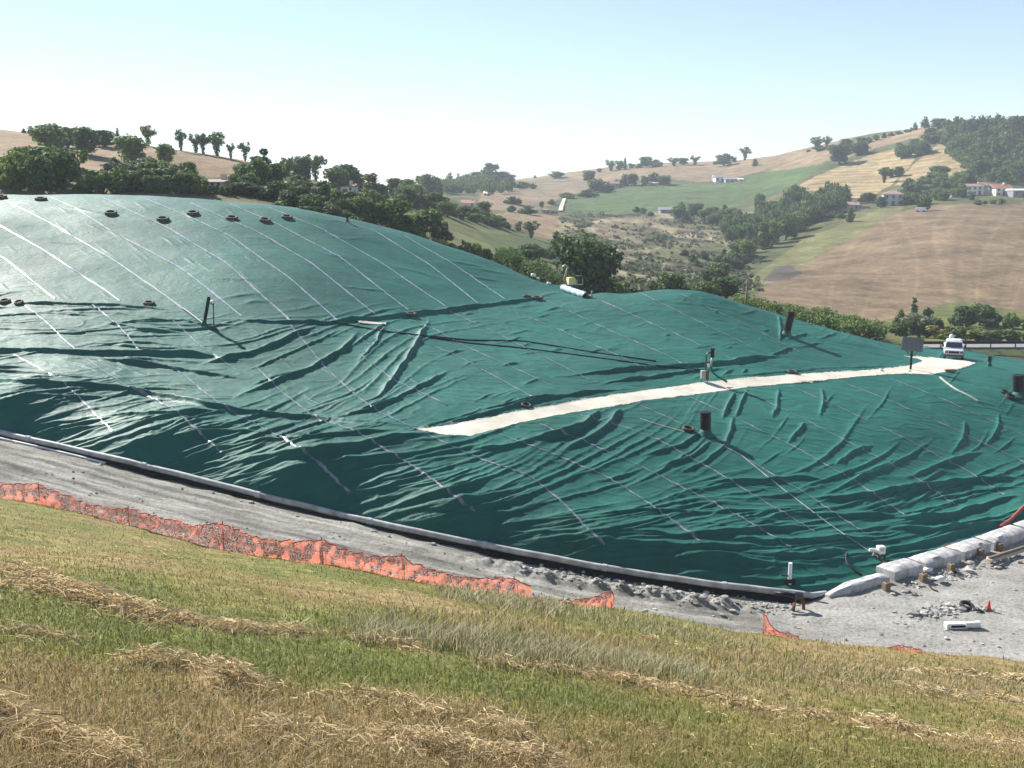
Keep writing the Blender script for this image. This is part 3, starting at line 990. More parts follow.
# ---------------------------------------------------------------- grass blades
def blades(name, x, y, z, ang, lean, h, w, col, label, cat):
    n = len(x)
    dx, dy = np.cos(ang), np.sin(ang)
    # blade faces roughly sideways to its lean, tip displaced along the lean
    lx, ly = np.cos(ang + 1.57) * lean * h, np.sin(ang + 1.57) * lean * h
    v = np.empty((n, 5, 3), np.float32)
    v[:, 0] = np.stack([x - dx * w / 2, y - dy * w / 2, z - 0.01], 1)
    v[:, 1] = np.stack([x + dx * w / 2, y + dy * w / 2, z - 0.01], 1)
    v[:, 2] = np.stack([x + lx * .35 + dx * w * .38, y + ly * .35 + dy * w * .38, z + h * .6], 1)
    v[:, 3] = np.stack([x + lx * .35 - dx * w * .38, y + ly * .35 - dy * w * .38, z + h * .6], 1)
    v[:, 4] = np.stack([x + lx, y + ly, z + h], 1)
    b = np.arange(n)[:, None] * 5
    tri = np.concatenate([b + np.array([[0, 1, 2]]), b + np.array([[0, 2, 3]]), b + np.array([[3, 2, 4]])], 0)
    me = raw_mesh(name, v.reshape(-1, 3), tri, MT["blade"])
    add_color(me, np.repeat(col, 5, axis=0))
    return tag(link(bpy.data.objects.new(name, me)), label, cat, kind="stuff")


def scatter(n, rows=(470, 800), cols=(-90, 1114)):
    """spots on the meadow, denser close by"""
    px = RNG.uniform(*cols, n); py = RNG.uniform(*rows, n)
    x = (px - 512) / F; yv = -(py - 384) / F
    dz = (-SP + yv * CP) / (CP + yv * SP); dx = x / (CP + yv * SP)
    den = -dz - 0.335 - 0.175 * dx
    ok = den > 0.02
    Y = 1.7 / np.maximum(den, 0.02)
    X = dx * Y
    ok &= (Y < brinkY(dx) + 0.6) & (Y > 3.2)
    X, Y = X[ok], Y[ok]
    X = X + RNG.normal(0, 0.02, len(X)) * Y * 0.3; Y = Y + RNG.normal(0, 0.02, len(Y)) * Y
    return X, Y


NB = 330000
gx, gyv = scatter(NB)
gz = meadow_full(gx, gyv)
gc = meadow_colors(gx, gyv)
ppx, ppy = proj(gx, gyv, gz)
# standing, uncut strip on the right part of the slope and tall bushy clump
tallm = np.exp(-(((ppx - 430) / 90) ** 2 + ((ppy - 628) / 13) ** 2)) * 1.0 + np.where((ppx > 480), np.exp(-((ppy - (636 + (ppx - 480) * 0.075)) / 24) ** 2), 0) * 0.75
tallm += 0.7 * np.exp(-((ppx - 540) / 130) ** 2) * np.exp(-((ppy - 602 - (ppx - 540) * .15) / 10) ** 2)
edge = np.exp(-((gyv - brinkY(gx / gyv)) / 1.2) ** 2)
near = np.clip(1.4 - gyv / 26, 0.25, 1)
h = RNG.gamma(3, 1 / 3, len(gx)) * (0.022 + 0.045 * RNG.random(len(gx))) * np.clip(1.15 - gyv / 28, 0.38, 1.0)
h *= 1 + 3.2 * np.clip(tallm, 0, 1) + 0.5 * edge
w = np.clip(0.0011 * gyv, 0.005, 0.03) * RNG.uniform(0.5, 1.3, len(gx))
rnd = RNG.random((len(gx), 1))
br = RNG.uniform(0.6, 1.45, (len(gx), 1))
col = gc * br * 1.26
straw = (RNG.random(len(gx)) < np.clip(0.07 + 0.20 * np.clip(tallm, 0, 1), 0, 1))
col[straw] = np.array([0.42, 0.35, 0.19]) * RNG.uniform(0.55, 1.1, (straw.sum(), 1))
h[straw] *= 1.25
lush = RNG.random(len(gx)) < 0.10
col[lush] = np.array([0.085, 0.13, 0.028]) * RNG.uniform(0.7, 1.3, (lush.sum(), 1))
rmv, _ = row_field(gx, gyv)
h *= np.where(rmv > 0.45, 0.55, 1)
# taller uncut stand: bleached seed heads over dark green feet
def stand(n, px0, px1, rowf, spread, h0, h1):
    px = RNG.uniform(px0, px1, n); py = rowf(px) + RNG.normal(0, spread, n)
    d = np.array([ray(a, b) for a, b in zip(px, py)]); den = -d[:, 2] - 0.335 - 0.175 * d[:, 0]
    Y = 1.7 / np.maximum(den, .02); X = d[:, 0] * Y
    ok = (Y < brinkY(d[:, 0]) + .3) & (Y > 4); return X[ok], Y[ok], RNG.uniform(h0, h1, ok.sum()) * RNG.uniform(.6, 1, ok.sum())


S = [stand(2300, 355, 480, lambda p: 644 + (p - 420) * .10, 3.5, .14, .42), stand(5200, 470, 700, lambda p: 655 + (p - 480) * .09, 6, .12, .36),
     stand(3600, 680, 1060, lambda p: 672 + (p - 700) * .05, 9, .08, .24), stand(2500, 440, 560, lambda p: 600 + (p - 480) * .15, 3, .12, .34), stand(1800, 560, 760, lambda p: 617 + (p - 600) * .2, 4, .10, .28)]
sx, sy, sh = (np.concatenate(q) for q in zip(*S)); sn = len(sx)
sc = np.where(RNG.random((sn, 1)) < .55, np.array([[.42, .37, .22]]), np.where(RNG.random((sn, 1)) < .5, np.array([[.22, .20, .09]]), np.array([[.11, .13, .045]]))) * RNG.uniform(.7, 1.25, (sn, 1))
gx = np.concatenate([gx, sx]); gyv = np.concatenate([gyv, sy]); gz = np.concatenate([gz, meadow_full(sx, sy)]); h = np.concatenate([h, sh])
w = np.concatenate([w, np.clip(.0009 * sy, .006, .03) * RNG.uniform(.5, 1.2, sn)]); col = np.concatenate([col, sc])
grass_o = blades("grass", gx, gyv, gz, RNG.random(len(gx)) * 6.283, RNG.normal(0.3, 0.75, len(gx)), h, w, np.clip(col, 0, 0.8), "short mown grass and dry stalks of the sloping meadow", "grass")

# ---------------------------------------------------------------- hay: tangled straws in the windrows
hx, hy, hz, hc, hl, hw = [], [], [], [], [], []
for P, wd, hgt in ROWW:
    seg = np.hypot(*(P[1:] - P[:-1]).T); L = seg.sum(); ym = P[:, 1].mean()
    n = int(min(16000, 24000 * L * wd / (ym ** 1.35)))
    t = RNG.random(n) * L; cs = np.concatenate([[0], np.cumsum(seg)])
    k = np.clip(np.searchsorted(cs, t) - 1, 0, len(seg) - 1); f = ((t - cs[k]) / seg[k])[:, None]
    c = P[k] + (P[k + 1] - P[k]) * f
    d = (P[k + 1] - P[k]) / seg[k][:, None]; nrm = np.stack([-d[:, 1], d[:, 0]], 1)
    o = RNG.normal(0, wd * 0.55, n)
    q = c + nrm * o[:, None]
    m, hh = row_field(q[:, 0], q[:, 1])
    keep = RNG.random(n) < m + 0.15
    q, hh = q[keep], hh[keep]
    hx.append(q[:, 0]); hy.append(q[:, 1]); hz.append(meadow_full(q[:, 0], q[:, 1]) + RNG.random(len(q)) * (0.03 + hh * 0.5)); hl.append(np.full(len(q), 1.0))
# stray straws all over the sward
qx, qy = scatter(30000)
dr_ = meadow_colors(qx, qy)[:, 0]; kp = RNG.random(len(qx)) < np.clip((dr_ - .13) * 7, .06, .75)
qx, qy = qx[kp], qy[kp]
qx, qy = qx[qy < 24], qy[qy < 24]
hx.append(qx); hy.append(qy); hz.append(meadow_full(qx, qy) + RNG.uniform(.01, .04, len(qx)))
hx, hy, hz = map(np.concatenate, (hx, hy, hz)); n = len(hx)
ln = RNG.uniform(0.10, 0.34, n) * np.clip(0.7 + hy / 30, .7, 1.5); ln[-len(qx):] *= .38; a = RNG.random(n) * 6.283; el = RNG.normal(0.12, 0.32, n)
wv = np.clip(0.0011 * hy, 0.004, 0.03) * RNG.uniform(0.6, 1.3, n); wv[-len(qx):] *= .6
dx, dy, dzv = np.cos(a) * np.cos(el), np.sin(a) * np.cos(el), np.sin(el)
cen = np.stack([hx, hy, hz], 1); dr = np.stack([dx, dy, dzv - 0.3 * dy - .17 * dx], 1) * ln[:, None] / 2
sd = np.stack([-dy, dx, 0.9 * np.ones(n)], 1); sd = sd / np.linalg.norm(sd, axis=1)[:, None] * wv[:, None] / 2
bend = np.stack([0 * hx, 0 * hx, RNG.uniform(0, .25, n) * ln], 1)
vv = np.stack([cen - dr - sd, cen - dr + sd, cen + bend + sd, cen + bend - sd, cen + dr + sd * .6, cen + dr - sd * .6], 1).reshape(-1, 3)
b = np.arange(n)[:, None] * 6
me = raw_mesh("hay", vv, np.concatenate([b + np.array([[0, 1, 2, 3]]), b + np.array([[3, 2, 4, 5]])], 0), MT["blade"])
hc = np.where(RNG.random((n, 1)) < 0.3, np.array([[0.29, 0.205, 0.11]]), np.array([[0.60, 0.48, 0.28]])) * RNG.uniform(0.65, 1.35, (n, 1))
add_color(me, np.repeat(np.clip(hc, 0, .85), 6, axis=0))
tag(link(bpy.data.objects.new("hay", me)), "loose straw lying in windrows across the mown meadow", "hay", kind="stuff")

# ================================================================ GRAVEL TRACK AND PAD
cu = np.linspace(-0.95, 0.95, 900)
tY = toeY(cu) + 1.6; tZ = toeZ(cu)
padz = float(toeZ(np.array([0.30]))[()]) if False else -19.25
rows = []
for k in np.linspace(0, 1, 150):
    yv = tY - (tY - 27.0) * k
    rows.append(yv)
YYg = np.array(rows); XXg = cu[None, :] * YYg
# height: level across the track, following the toe
tz_x = np.interp(XXg, _tw[:10, 0], _tw[:10, 2])
ZZg = np.maximum(tz_x, -40)
sm = np.clip((XXg - 12) / 6, 0, 1)
ZZg = ZZg * (1 - sm) + padz * sm
ZZg -= 0.12
dist = toeY(XXg / YYg) - YYg
ZZg += 0.05 * fbm(XXg * 0.6, YYg * 0.6, 4, 81) + 0.10 * fbm(XXg * .16, YYg * .16, 2, 84)
# wheel ruts along the track, a spoil ridge beside the pipe
side = np.clip((14 - XXg) / 4, 0, 1)
for d0, a, ww in ((3.6, -.10, .28), (4.5, .05, .3), (5.6, -.10, .28), (2.6, .04, .3), (6.6, .06, .4)):
    ZZg += side * a * np.exp(-((dist - d0 - 0.4 * pnoise(XXg * .12, 0 * XXg, 88)) / ww) ** 2) * (0.8 + 0.6 * pnoise(XXg * .5, YYg * .3, 89))
sp = np.clip((XXg + 6) / 6, 0, 1) * np.clip((13.5 - XXg) / 4, 0, 1)
ZZg += sp * 0.42 * np.exp(-((dist - 1.9) / .55) ** 2) * np.clip(0.8 + 0.9 * fbm(XXg * .8, YYg * .8, 3, 90), 0, 2)
ZZg += (1 - side) * 0.07 * np.sin((np.hypot(XXg - 30, YYg - 66)) * 2.6 + 2 * pnoise(XXg * .2, YYg * .2, 92)) * np.clip(pnoise(XXg * .15, YYg * .15, 94) + .3, 0, 1)
tone = 1 + 0.16 * fbm(XXg * .3, YYg * .8, 3, 95)
tone = tone * np.where(side > .5, .80, 1.0) * (1 + side * .55 * pnoise(XXg * .10, dist * 1.9, 97) + side * .45 * pnoise(XXg * .3, dist * 5.0, 98))
tint = np.stack([tone * 1.0, tone * 0.995, tone * np.where(side > .5, .95, 1.0)], -1)
me = raw_mesh("gravel_track", np.stack([XXg.ravel(), YYg.ravel(), ZZg.ravel()], 1), grid_faces(*XXg.shape)[:, ::-1], MT["gravel"], smooth=True)
add_color(me, tint.reshape(-1, 3))
track_o = tag(link(bpy.data.objects.new("track", me)), "grey gravel track and yard along the toe of the landfill", "track", kind="structure")
BVG = BVHTree.FromPolygons(np.stack([XXg.ravel(), YYg.ravel(), ZZg.ravel()], 1).tolist(), grid_faces(*XXg.shape).tolist())
BVM = BVHTree.FromPolygons(np.stack([XXm.ravel(), YYm.ravel(), ZZm.ravel()], 1).tolist(), grid_faces(len(gy), len(gu)).tolist())


def hit_on(bv, px, py):
    h = bv.ray_cast(Vector((0, 0, 0)), Vector(ray(px, py)).normalized())
    return h[0]


def drop_on(bv, x, y):
    h = bv.ray_cast(Vector((x, y, 60)), Vector((0, 0, -1)))
    return h[0].z if h[0] is not None else None
# ================================================================ FAR TERRAIN
FT = [(-400, 197, 125), (-400, 150, 220), (-400, 125, 280), (-400, 160, 360), (-150, 193, 125), (-150, 150, 220), (-150, 124, 270), (-150, 150, 340),
      (0, 190, 125), (0, 168, 180), (0, 150, 220), (0, 129, 262), (0, 152, 330), (60, 191, 126), (60, 165, 190), (60, 137, 255), (60, 158, 330),
      (130, 193, 128), (130, 172, 190), (130, 143, 250), (130, 165, 320), (200, 198, 128), (200, 182, 185), (200, 153, 255), (200, 172, 320),
      (255, 203, 130), (255, 185, 195), (255, 163, 265), (255, 180, 330), (330, 215, 130), (330, 196, 210), (330, 186, 280), (330, 196, 340),
      (400, 232, 137), (400, 214, 190), (400, 198, 255), (400, 193, 330), (400, 200, 430), (455, 252, 142), (455, 226, 215), (455, 209, 285), (455, 199, 340), (455, 207, 420), (460, 187, 780), (460, 196, 1000),
      (520, 268, 150), (520, 250, 215), (520, 233, 285), (520, 225, 350), (520, 212, 430), (520, 201, 520), (520, 190, 660), (520, 179, 930), (520, 188, 1250),
      (580, 285, 140), (580, 268, 200), (580, 246, 300), (580, 232, 360), (580, 218, 440), (580, 211, 510), (580, 196, 620), (580, 187, 720), (580, 178, 830), (580, 171, 960), (580, 181, 1250),
      (650, 296, 130), (650, 284, 180), (650, 268, 240), (650, 248, 330), (650, 230, 415), (650, 212, 515), (650, 185, 680), (650, 173, 780), (650, 164, 920), (650, 175, 1200),
      (720, 304, 130), (720, 298, 165), (720, 290, 215), (720, 267, 285), (720, 245, 370), (720, 226, 455), (720, 210, 530), (720, 184, 665), (720, 176, 740), (720, 162, 860), (720, 173, 1120),
      (760, 314, 132), (760, 305, 175), (760, 284, 235), (760, 260, 305), (760, 240, 380), (760, 222, 460), (760, 206, 535), (760, 182, 650), (760, 158, 820), (760, 170, 1060),
      (800, 328, 125), (800, 313, 175), (800, 290, 220), (800, 262, 290), (800, 240, 350), (800, 216, 435), (800, 195, 520), (800, 172, 620), (800, 150, 770), (800, 165, 980),
      (850, 340, 120), (850, 325, 168), (850, 300, 205), (850, 264, 270), (850, 235, 335), (850, 214, 395), (850, 206, 440), (850, 190, 520), (850, 163, 630), (850, 138, 750), (850, 155, 930),
      (900, 347, 124), (900, 336, 150), (900, 320, 180), (900, 290, 222), (900, 250, 285), (900, 226, 340), (900, 211, 395), (900, 203, 440), (900, 189, 485), (900, 163, 590), (900, 131, 725), (900, 147, 900),
      (960, 350, 126), (960, 338, 150), (960, 318, 180), (960, 280, 232), (960, 240, 295), (960, 206, 400), (960, 198, 440), (960, 186, 480), (960, 152, 580), (960, 122, 680), (960, 140, 850),
      (1024, 352, 128), (1024, 340, 150), (1024, 318, 180), (1024, 280, 232), (1024, 240, 295), (1024, 206, 400), (1024, 197, 440), (1024, 185, 480), (1024, 152, 560), (1024, 124, 640), (1024, 142, 820),
      (1200, 355, 128), (1200, 325, 180), (1200, 280, 232), (1200, 236, 295), (1200, 203, 400), (1200, 185, 480), (1200, 148, 560), (1200, 118, 640), (1200, 140, 820), (1500, 355, 128), (1500, 280, 230), (1500, 200, 400), (1500, 150, 560), (1500, 140, 820)]
_fp, _fv = [], []
for px, py, Y in FT:
    d = ray(px, py)
    _fp.append((d[0] * 2.2, math.log(Y))); _fv.append(d[2])
for px, z in [(-400, -4), (-200, -4), (0, -4), (130, -4.5), (250, -6), (400, -10), (520, -14), (600, -16), (700, -17), (800, -18.5), (900, -20), (1024, -20.5), (1200, -20.5), (1500, -20.5)]:
    d = ray(px, 300); _fp.append((d[0] * 2.2, math.log(104))); _fv.append(z / 104)
for px in (-400, 0, 300, 600, 900, 1200, 1500):
    for Y in (1800, 3600):
        d = ray(px, 203); _fp.append((d[0] * 2.2, math.log(Y))); _fv.append(d[2])
FTZ = TPS(np.array(_fp), np.array(_fv), lam=0.002)


def land_base(x, y):
    y = np.maximum(y, 90)
    return FTZ(x / y * 2.2, np.log(y)) * y


fu = np.concatenate([np.arange(-1.15, -0.56, 0.012), np.arange(-0.56, 0.56, 0.0019), np.arange(0.56, 1.15, 0.012)])
fy = 104 * np.exp(np.linspace(0, math.log(3400 / 104), 560))
fX = fu[None, :] * fy[:, None]; fY = np.broadcast_to(fy[:, None], fX.shape)
_c1 = np.linspace(fu[0], fu[-1], 240); _c2 = np.linspace(0, 1, 240)
_cz = FTZ(np.broadcast_to(_c1[None, :] * 2.2, (240, 240)), np.broadcast_to(np.log(104) + _c2[:, None] * math.log(3400 / 104), (240, 240)))
fZ = bil(_cz, np.broadcast_to(np.linspace(0, 239, 560)[:, None], fX.shape), np.broadcast_to((fu - fu[0])[None, :] / (fu[-1] - fu[0]) * 239, fX.shape)) * fY
fpx0, fpy0 = proj(fX, fY, fZ)


def soft(poly, px, py, s=2.0):
    j = s * 0.5
    jx = j * fbm(fX * 0.05, fY * 0.05, 3, 101); jy = j * fbm(fX * 0.05, fY * 0.05, 3, 104)
    return inside(poly, px + jx * 1.6, py + jy)


def near_far(a, b): return (fY >= a) & (fY <= b)


scrub = inside([(560, 214), (760, 212), (775, 240), (735, 272), (715, 300), (560, 300)], fpx0, fpy0) & near_far(150, 560)
gul = np.abs(fbm(fX * 0.02 + 0.3 * pnoise(fX * .01, fY * .01, 3), fY * 0.012, 4, 110))
sc_soft = scrub.astype(float)
for _ in range(6):
    sc_soft = (sc_soft + np.roll(sc_soft, 1, 0) + np.roll(sc_soft, -1, 0) + np.roll(sc_soft, 1, 1) + np.roll(sc_soft, -1, 1)) / 5
fZ = fZ - sc_soft * (1.6 * np.exp(-(gul / 0.07) ** 2) - 0.9 * fbm(fX * .05, fY * .04, 4, 112))
fZ = fZ + np.clip((fY - 110) / 150, 0.1, 3) * 0.11 * fbm(fX * 0.06, fY * 0.06, 4, 115) + 0.004 * fY * 0.3 * fbm(fX * 0.015, fY * 0.015, 3, 118)
fC = np.zeros(fX.shape + (4,)); fC[..., 3] = 0
n1 = fbm(fX * 0.03, fY * 0.03, 5, 120)[..., None]


def paint(mask, c1, c2=None, stripe=0.0, k=1.0):
    c1 = np.array(c1); c2 = c1 if c2 is None else np.array(c2)
    t = np.clip(0.5 + n1 * 0.8 * k, 0, 1)
    c = c1 + (c2 - c1) * t
    fC[mask, :3] = c[mask]
    fC[mask, 3] = stripe


paint(np.ones(fX.shape, bool), (0.12, 0.145, 0.062), (0.19, 0.185, 0.088))
P = lambda poly, a=100, b=4000, s=2.0: soft(poly, fpx0, fpy0, s) & near_far(a, b)
paint(P([(-400, 90), (0, 100), (60, 120), (160, 135), (255, 150), (300, 175), (240, 176), (180, 178), (100, 172), (0, 165), (-400, 165)], 185, 330), (0.36, 0.24, 0.14), (0.44, 0.31, 0.19))
paint(P([(-400, 178), (0, 172), (140, 186), (140, 200), (-400, 210)], 100, 190), (0.16, 0.19, 0.07), (0.23, 0.23, 0.09))
paint(P([(-400, 190), (60, 189), (130, 189), (230, 196), (300, 206), (360, 220), (420, 238), (470, 258), (470, 290), (-400, 260)], 100, 150), (0.27, 0.22, 0.125), (0.20, 0.185, 0.085))
paint(P([(380, 196), (410, 200), (440, 207), (480, 222), (530, 236), (566, 246), (548, 262), (490, 254), (440, 246), (400, 232)], 150, 345), (0.17, 0.20, 0.065), (0.22, 0.235, 0.085))
paint(P([(478, 232), (530, 236), (562, 246), (552, 262), (500, 258)], 150, 330), (0.115, 0.165, 0.055), (0.15, 0.19, 0.07))
paint(P([(492, 214), (520, 212), (565, 217), (605, 226), (634, 238), (604, 244), (560, 242), (520, 236), (490, 226)], 290, 520), (0.40, 0.265, 0.165), (0.45, 0.32, 0.20))
paint(P([(480, 193), (540, 188), (592, 184), (585, 192), (560, 198), (545, 208), (500, 214), (478, 205)], 430, 900), (0.42, 0.30, 0.21), (0.34, 0.25, 0.17))
paint(P([(500, 190), (560, 186), (590, 186), (660, 178), (700, 183), (760, 172), (800, 162), (846, 146), (870, 120), (640, 150), (480, 165)], 600, 1400), (0.39, 0.28, 0.18), (0.44, 0.33, 0.22))
paint(P([(505, 187), (540, 178), (560, 176), (585, 178), (590, 186), (540, 189)], 700, 1400), (0.24, 0.22, 0.13), (0.34, 0.27, 0.18))
paint(P([(562, 212), (564, 199), (590, 193), (620, 188), (660, 186), (700, 183), (740, 178), (790, 166), (830, 162), (800, 182), (770, 196), (700, 212), (640, 213)], 490, 780, 1.2), (0.115, 0.19, 0.068), (0.145, 0.215, 0.08))
paint(P([(786, 196), (806, 181), (840, 166), (868, 156), (900, 147), (918, 150), (912, 164), (893, 183), (868, 198), (845, 197), (812, 190)], 470, 720, 1.2), (0.50, 0.37, 0.215), (0.56, 0.43, 0.26), 1.0)
paint(P([(895, 184), (912, 166), (932, 148), (948, 141), (955, 146), (978, 163), (968, 182), (930, 184)], 470, 700, 1.2), (0.50, 0.37, 0.22), (0.55, 0.42, 0.26), 0.8)
paint(P([(765, 172), (812, 154), (866, 140), (938, 120), (936, 133), (905, 140), (870, 150), (846, 158), (806, 167)], 560, 900, 1.5), (0.44, 0.32, 0.205), (0.48, 0.36, 0.24), 0.2)
paint(P([(742, 284), (780, 256), (800, 240), (850, 220), (893, 205), (905, 208), (880, 224), (850, 240), (800, 264), (755, 292)], 200, 450), (0.21, 0.215, 0.092), (0.28, 0.27, 0.125))
paint(P([(752, 296), (785, 272), (830, 250), (870, 228), (898, 212), (940, 205), (1024, 203), (1500, 200), (1500, 318), (1024, 318), (940, 320), (870, 332), (800, 314), (756, 304)], 160, 430), (0.285, 0.20, 0.13), (0.34, 0.245, 0.16))
paint(P([(742, 288), (790, 266), (830, 256), (800, 268), (768, 284)], 200, 330, 1.0), (0.36, 0.30, 0.18), (0.26, 0.23, 0.12))
paint(P([(762, 282), (775, 268), (790, 265), (803, 274), (790, 280)], 200, 300, 1.5), (0.15, 0.135, 0.125), (0.18, 0.15, 0.13))
paint(P([(885, 320), (960, 300), (1030, 312), (1500, 305), (1500, 345), (890, 345)], 120, 215), (0.16, 0.185, 0.065), (0.24, 0.245, 0.075))
brownf = P([(752, 296), (785, 272), (830, 250), (870, 228), (898, 212), (940, 205), (1024, 203), (1500, 200), (1500, 318), (1024, 318), (940, 320), (870, 332), (800, 314), (756, 304)], 160, 430)
uu_ = fX / fY
ln = sum(a * np.exp(-((uu_ - c - .012 * np.sin(fY * .02 + c * 40)) / w) ** 2) for c, w, a in ((.392, .0022, .22), (.43, .003, .16), (.452, .0045, -.16), (.476, .002, .2), (.497, .003, -.12), (.36, .002, .15), (.33, .0025, .14), (.51, .002, .15)))
fC[..., :3] *= np.where(brownf, 1 + ln, 1)[..., None]
# scrubby badland
t = np.clip(0.5 + 1.0 * fbm(fX * 0.028, fY * 0.02, 5, 130), 0, 1)[..., None]
bad = np.where(t < 0.42, np.array([0.15, 0.155, 0.075]), np.where(t < 0.70, np.array([0.25, 0.215, 0.135]), np.array([0.40, 0.33, 0.215])))
t2 = np.clip(0.5 + 1.1 * fbm(fX * 0.05, fY * 0.04, 4, 133), 0, 1)[..., None]
bad = bad * (0.6 + 0.8 * t2)
fC[scrub, :3] = bad[scrub]
paint(scrub & P([(632, 262), (680, 240), (735, 248), (770, 243), (740, 275), (700, 262)], 200, 420), (0.19, 0.205, 0.095), (0.24, 0.235, 0.12))
paint(P([(728, 218), (740, 213), (760, 217), (765, 226), (748, 232), (735, 226)], 400, 560, 1.0), (0.16, 0.13, 0.115), (0.19, 0.16, 0.14))
paint(P([(590, 222), (640, 224), (680, 236), (640, 246), (604, 240)], 330, 520, 1.0) & (n1[..., 0] > 0.0), (0.35, 0.275, 0.18))
me = raw_mesh("terrain", np.stack([fX.ravel(), fY.ravel(), fZ.ravel()], 1), grid_faces(*fX.shape), MT["land"], smooth=True)
fC[..., :3] *= np.array([.56, .57, .53])
add_color(me, fC.reshape(-1, 4))
terr_o = tag(link(bpy.data.objects.new("hills", me)), "rolling farmed hills behind the landfill", "hills", kind="structure")
_tV = np.stack([fX.ravel(), fY.ravel(), fZ.ravel()], 1)
BVT = BVHTree.FromPolygons(_tV.tolist(), grid_faces(*fX.shape).tolist())


def hit_t(px, py):
    h = BVT.ray_cast(Vector((0, 0, 0)) + Vector(ray(px, py)) * 106, Vector(ray(px, py)).normalized())
    return h[0]


def tz(x, y):
    h = BVT.ray_cast(Vector((x, y, 400)), Vector((0, 0, -1)))
    return h[0].z if h[0] is not None else None


def hit_at(px, Y):
    """point on the terrain in picture column px at distance Y"""
    x = ray(px, 250)[0] * Y
    return Vector((x, Y, tz(x, Y)))


# ================================================================ TREES
def quads(cent, size, rng, flat=0.0, aspect=1.0, outward=None):
    n = len(cent)
    nr = rng.normal(size=(n, 3)); nr[:, 2] += flat
    if outward is not None: nr = nr * .55 + outward
    nr /= np.linalg.norm(nr, axis=1)[:, None]
    a = np.cross(nr, rng.normal(size=(n, 3))); a /= np.linalg.norm(a, axis=1)[:, None]
    b = np.cross(nr, a)
    s = (size * rng.uniform(0.6, 1.4, n))[:, None]
    a = a * s; b = b * s * aspect
    v = np.stack([cent - a * .5 - b * .15, cent - b * .55, cent + a * .5 - b * .1, cent + a * .3 + b * .5, cent - a * .35 + b * .45], 1)
    f = np.arange(n)[:, None] * 5 + np.arange(5)[None, :]
    return v.reshape(-1, 3), f


def blob_pts(blobs, n, rng, shell=0.55):
    w = np.array([b[3] * b[4] * b[5] for b in blobs]) ** 0.7; w /= w.sum()
    k = rng.choice(len(blobs), n, p=w)
    B = np.array(blobs)[k]
    d = rng.normal(size=(n, 3)); d /= np.linalg.norm(d, axis=1)[:, None]
    r = shell + (1 - shell) * rng.random(n) ** 0.6
    r *= 1 + 0.14 * rng.normal(size=n)
    return B[:, :3] + d * r[:, None] * B[:, 3:6], d


PROTO = {}


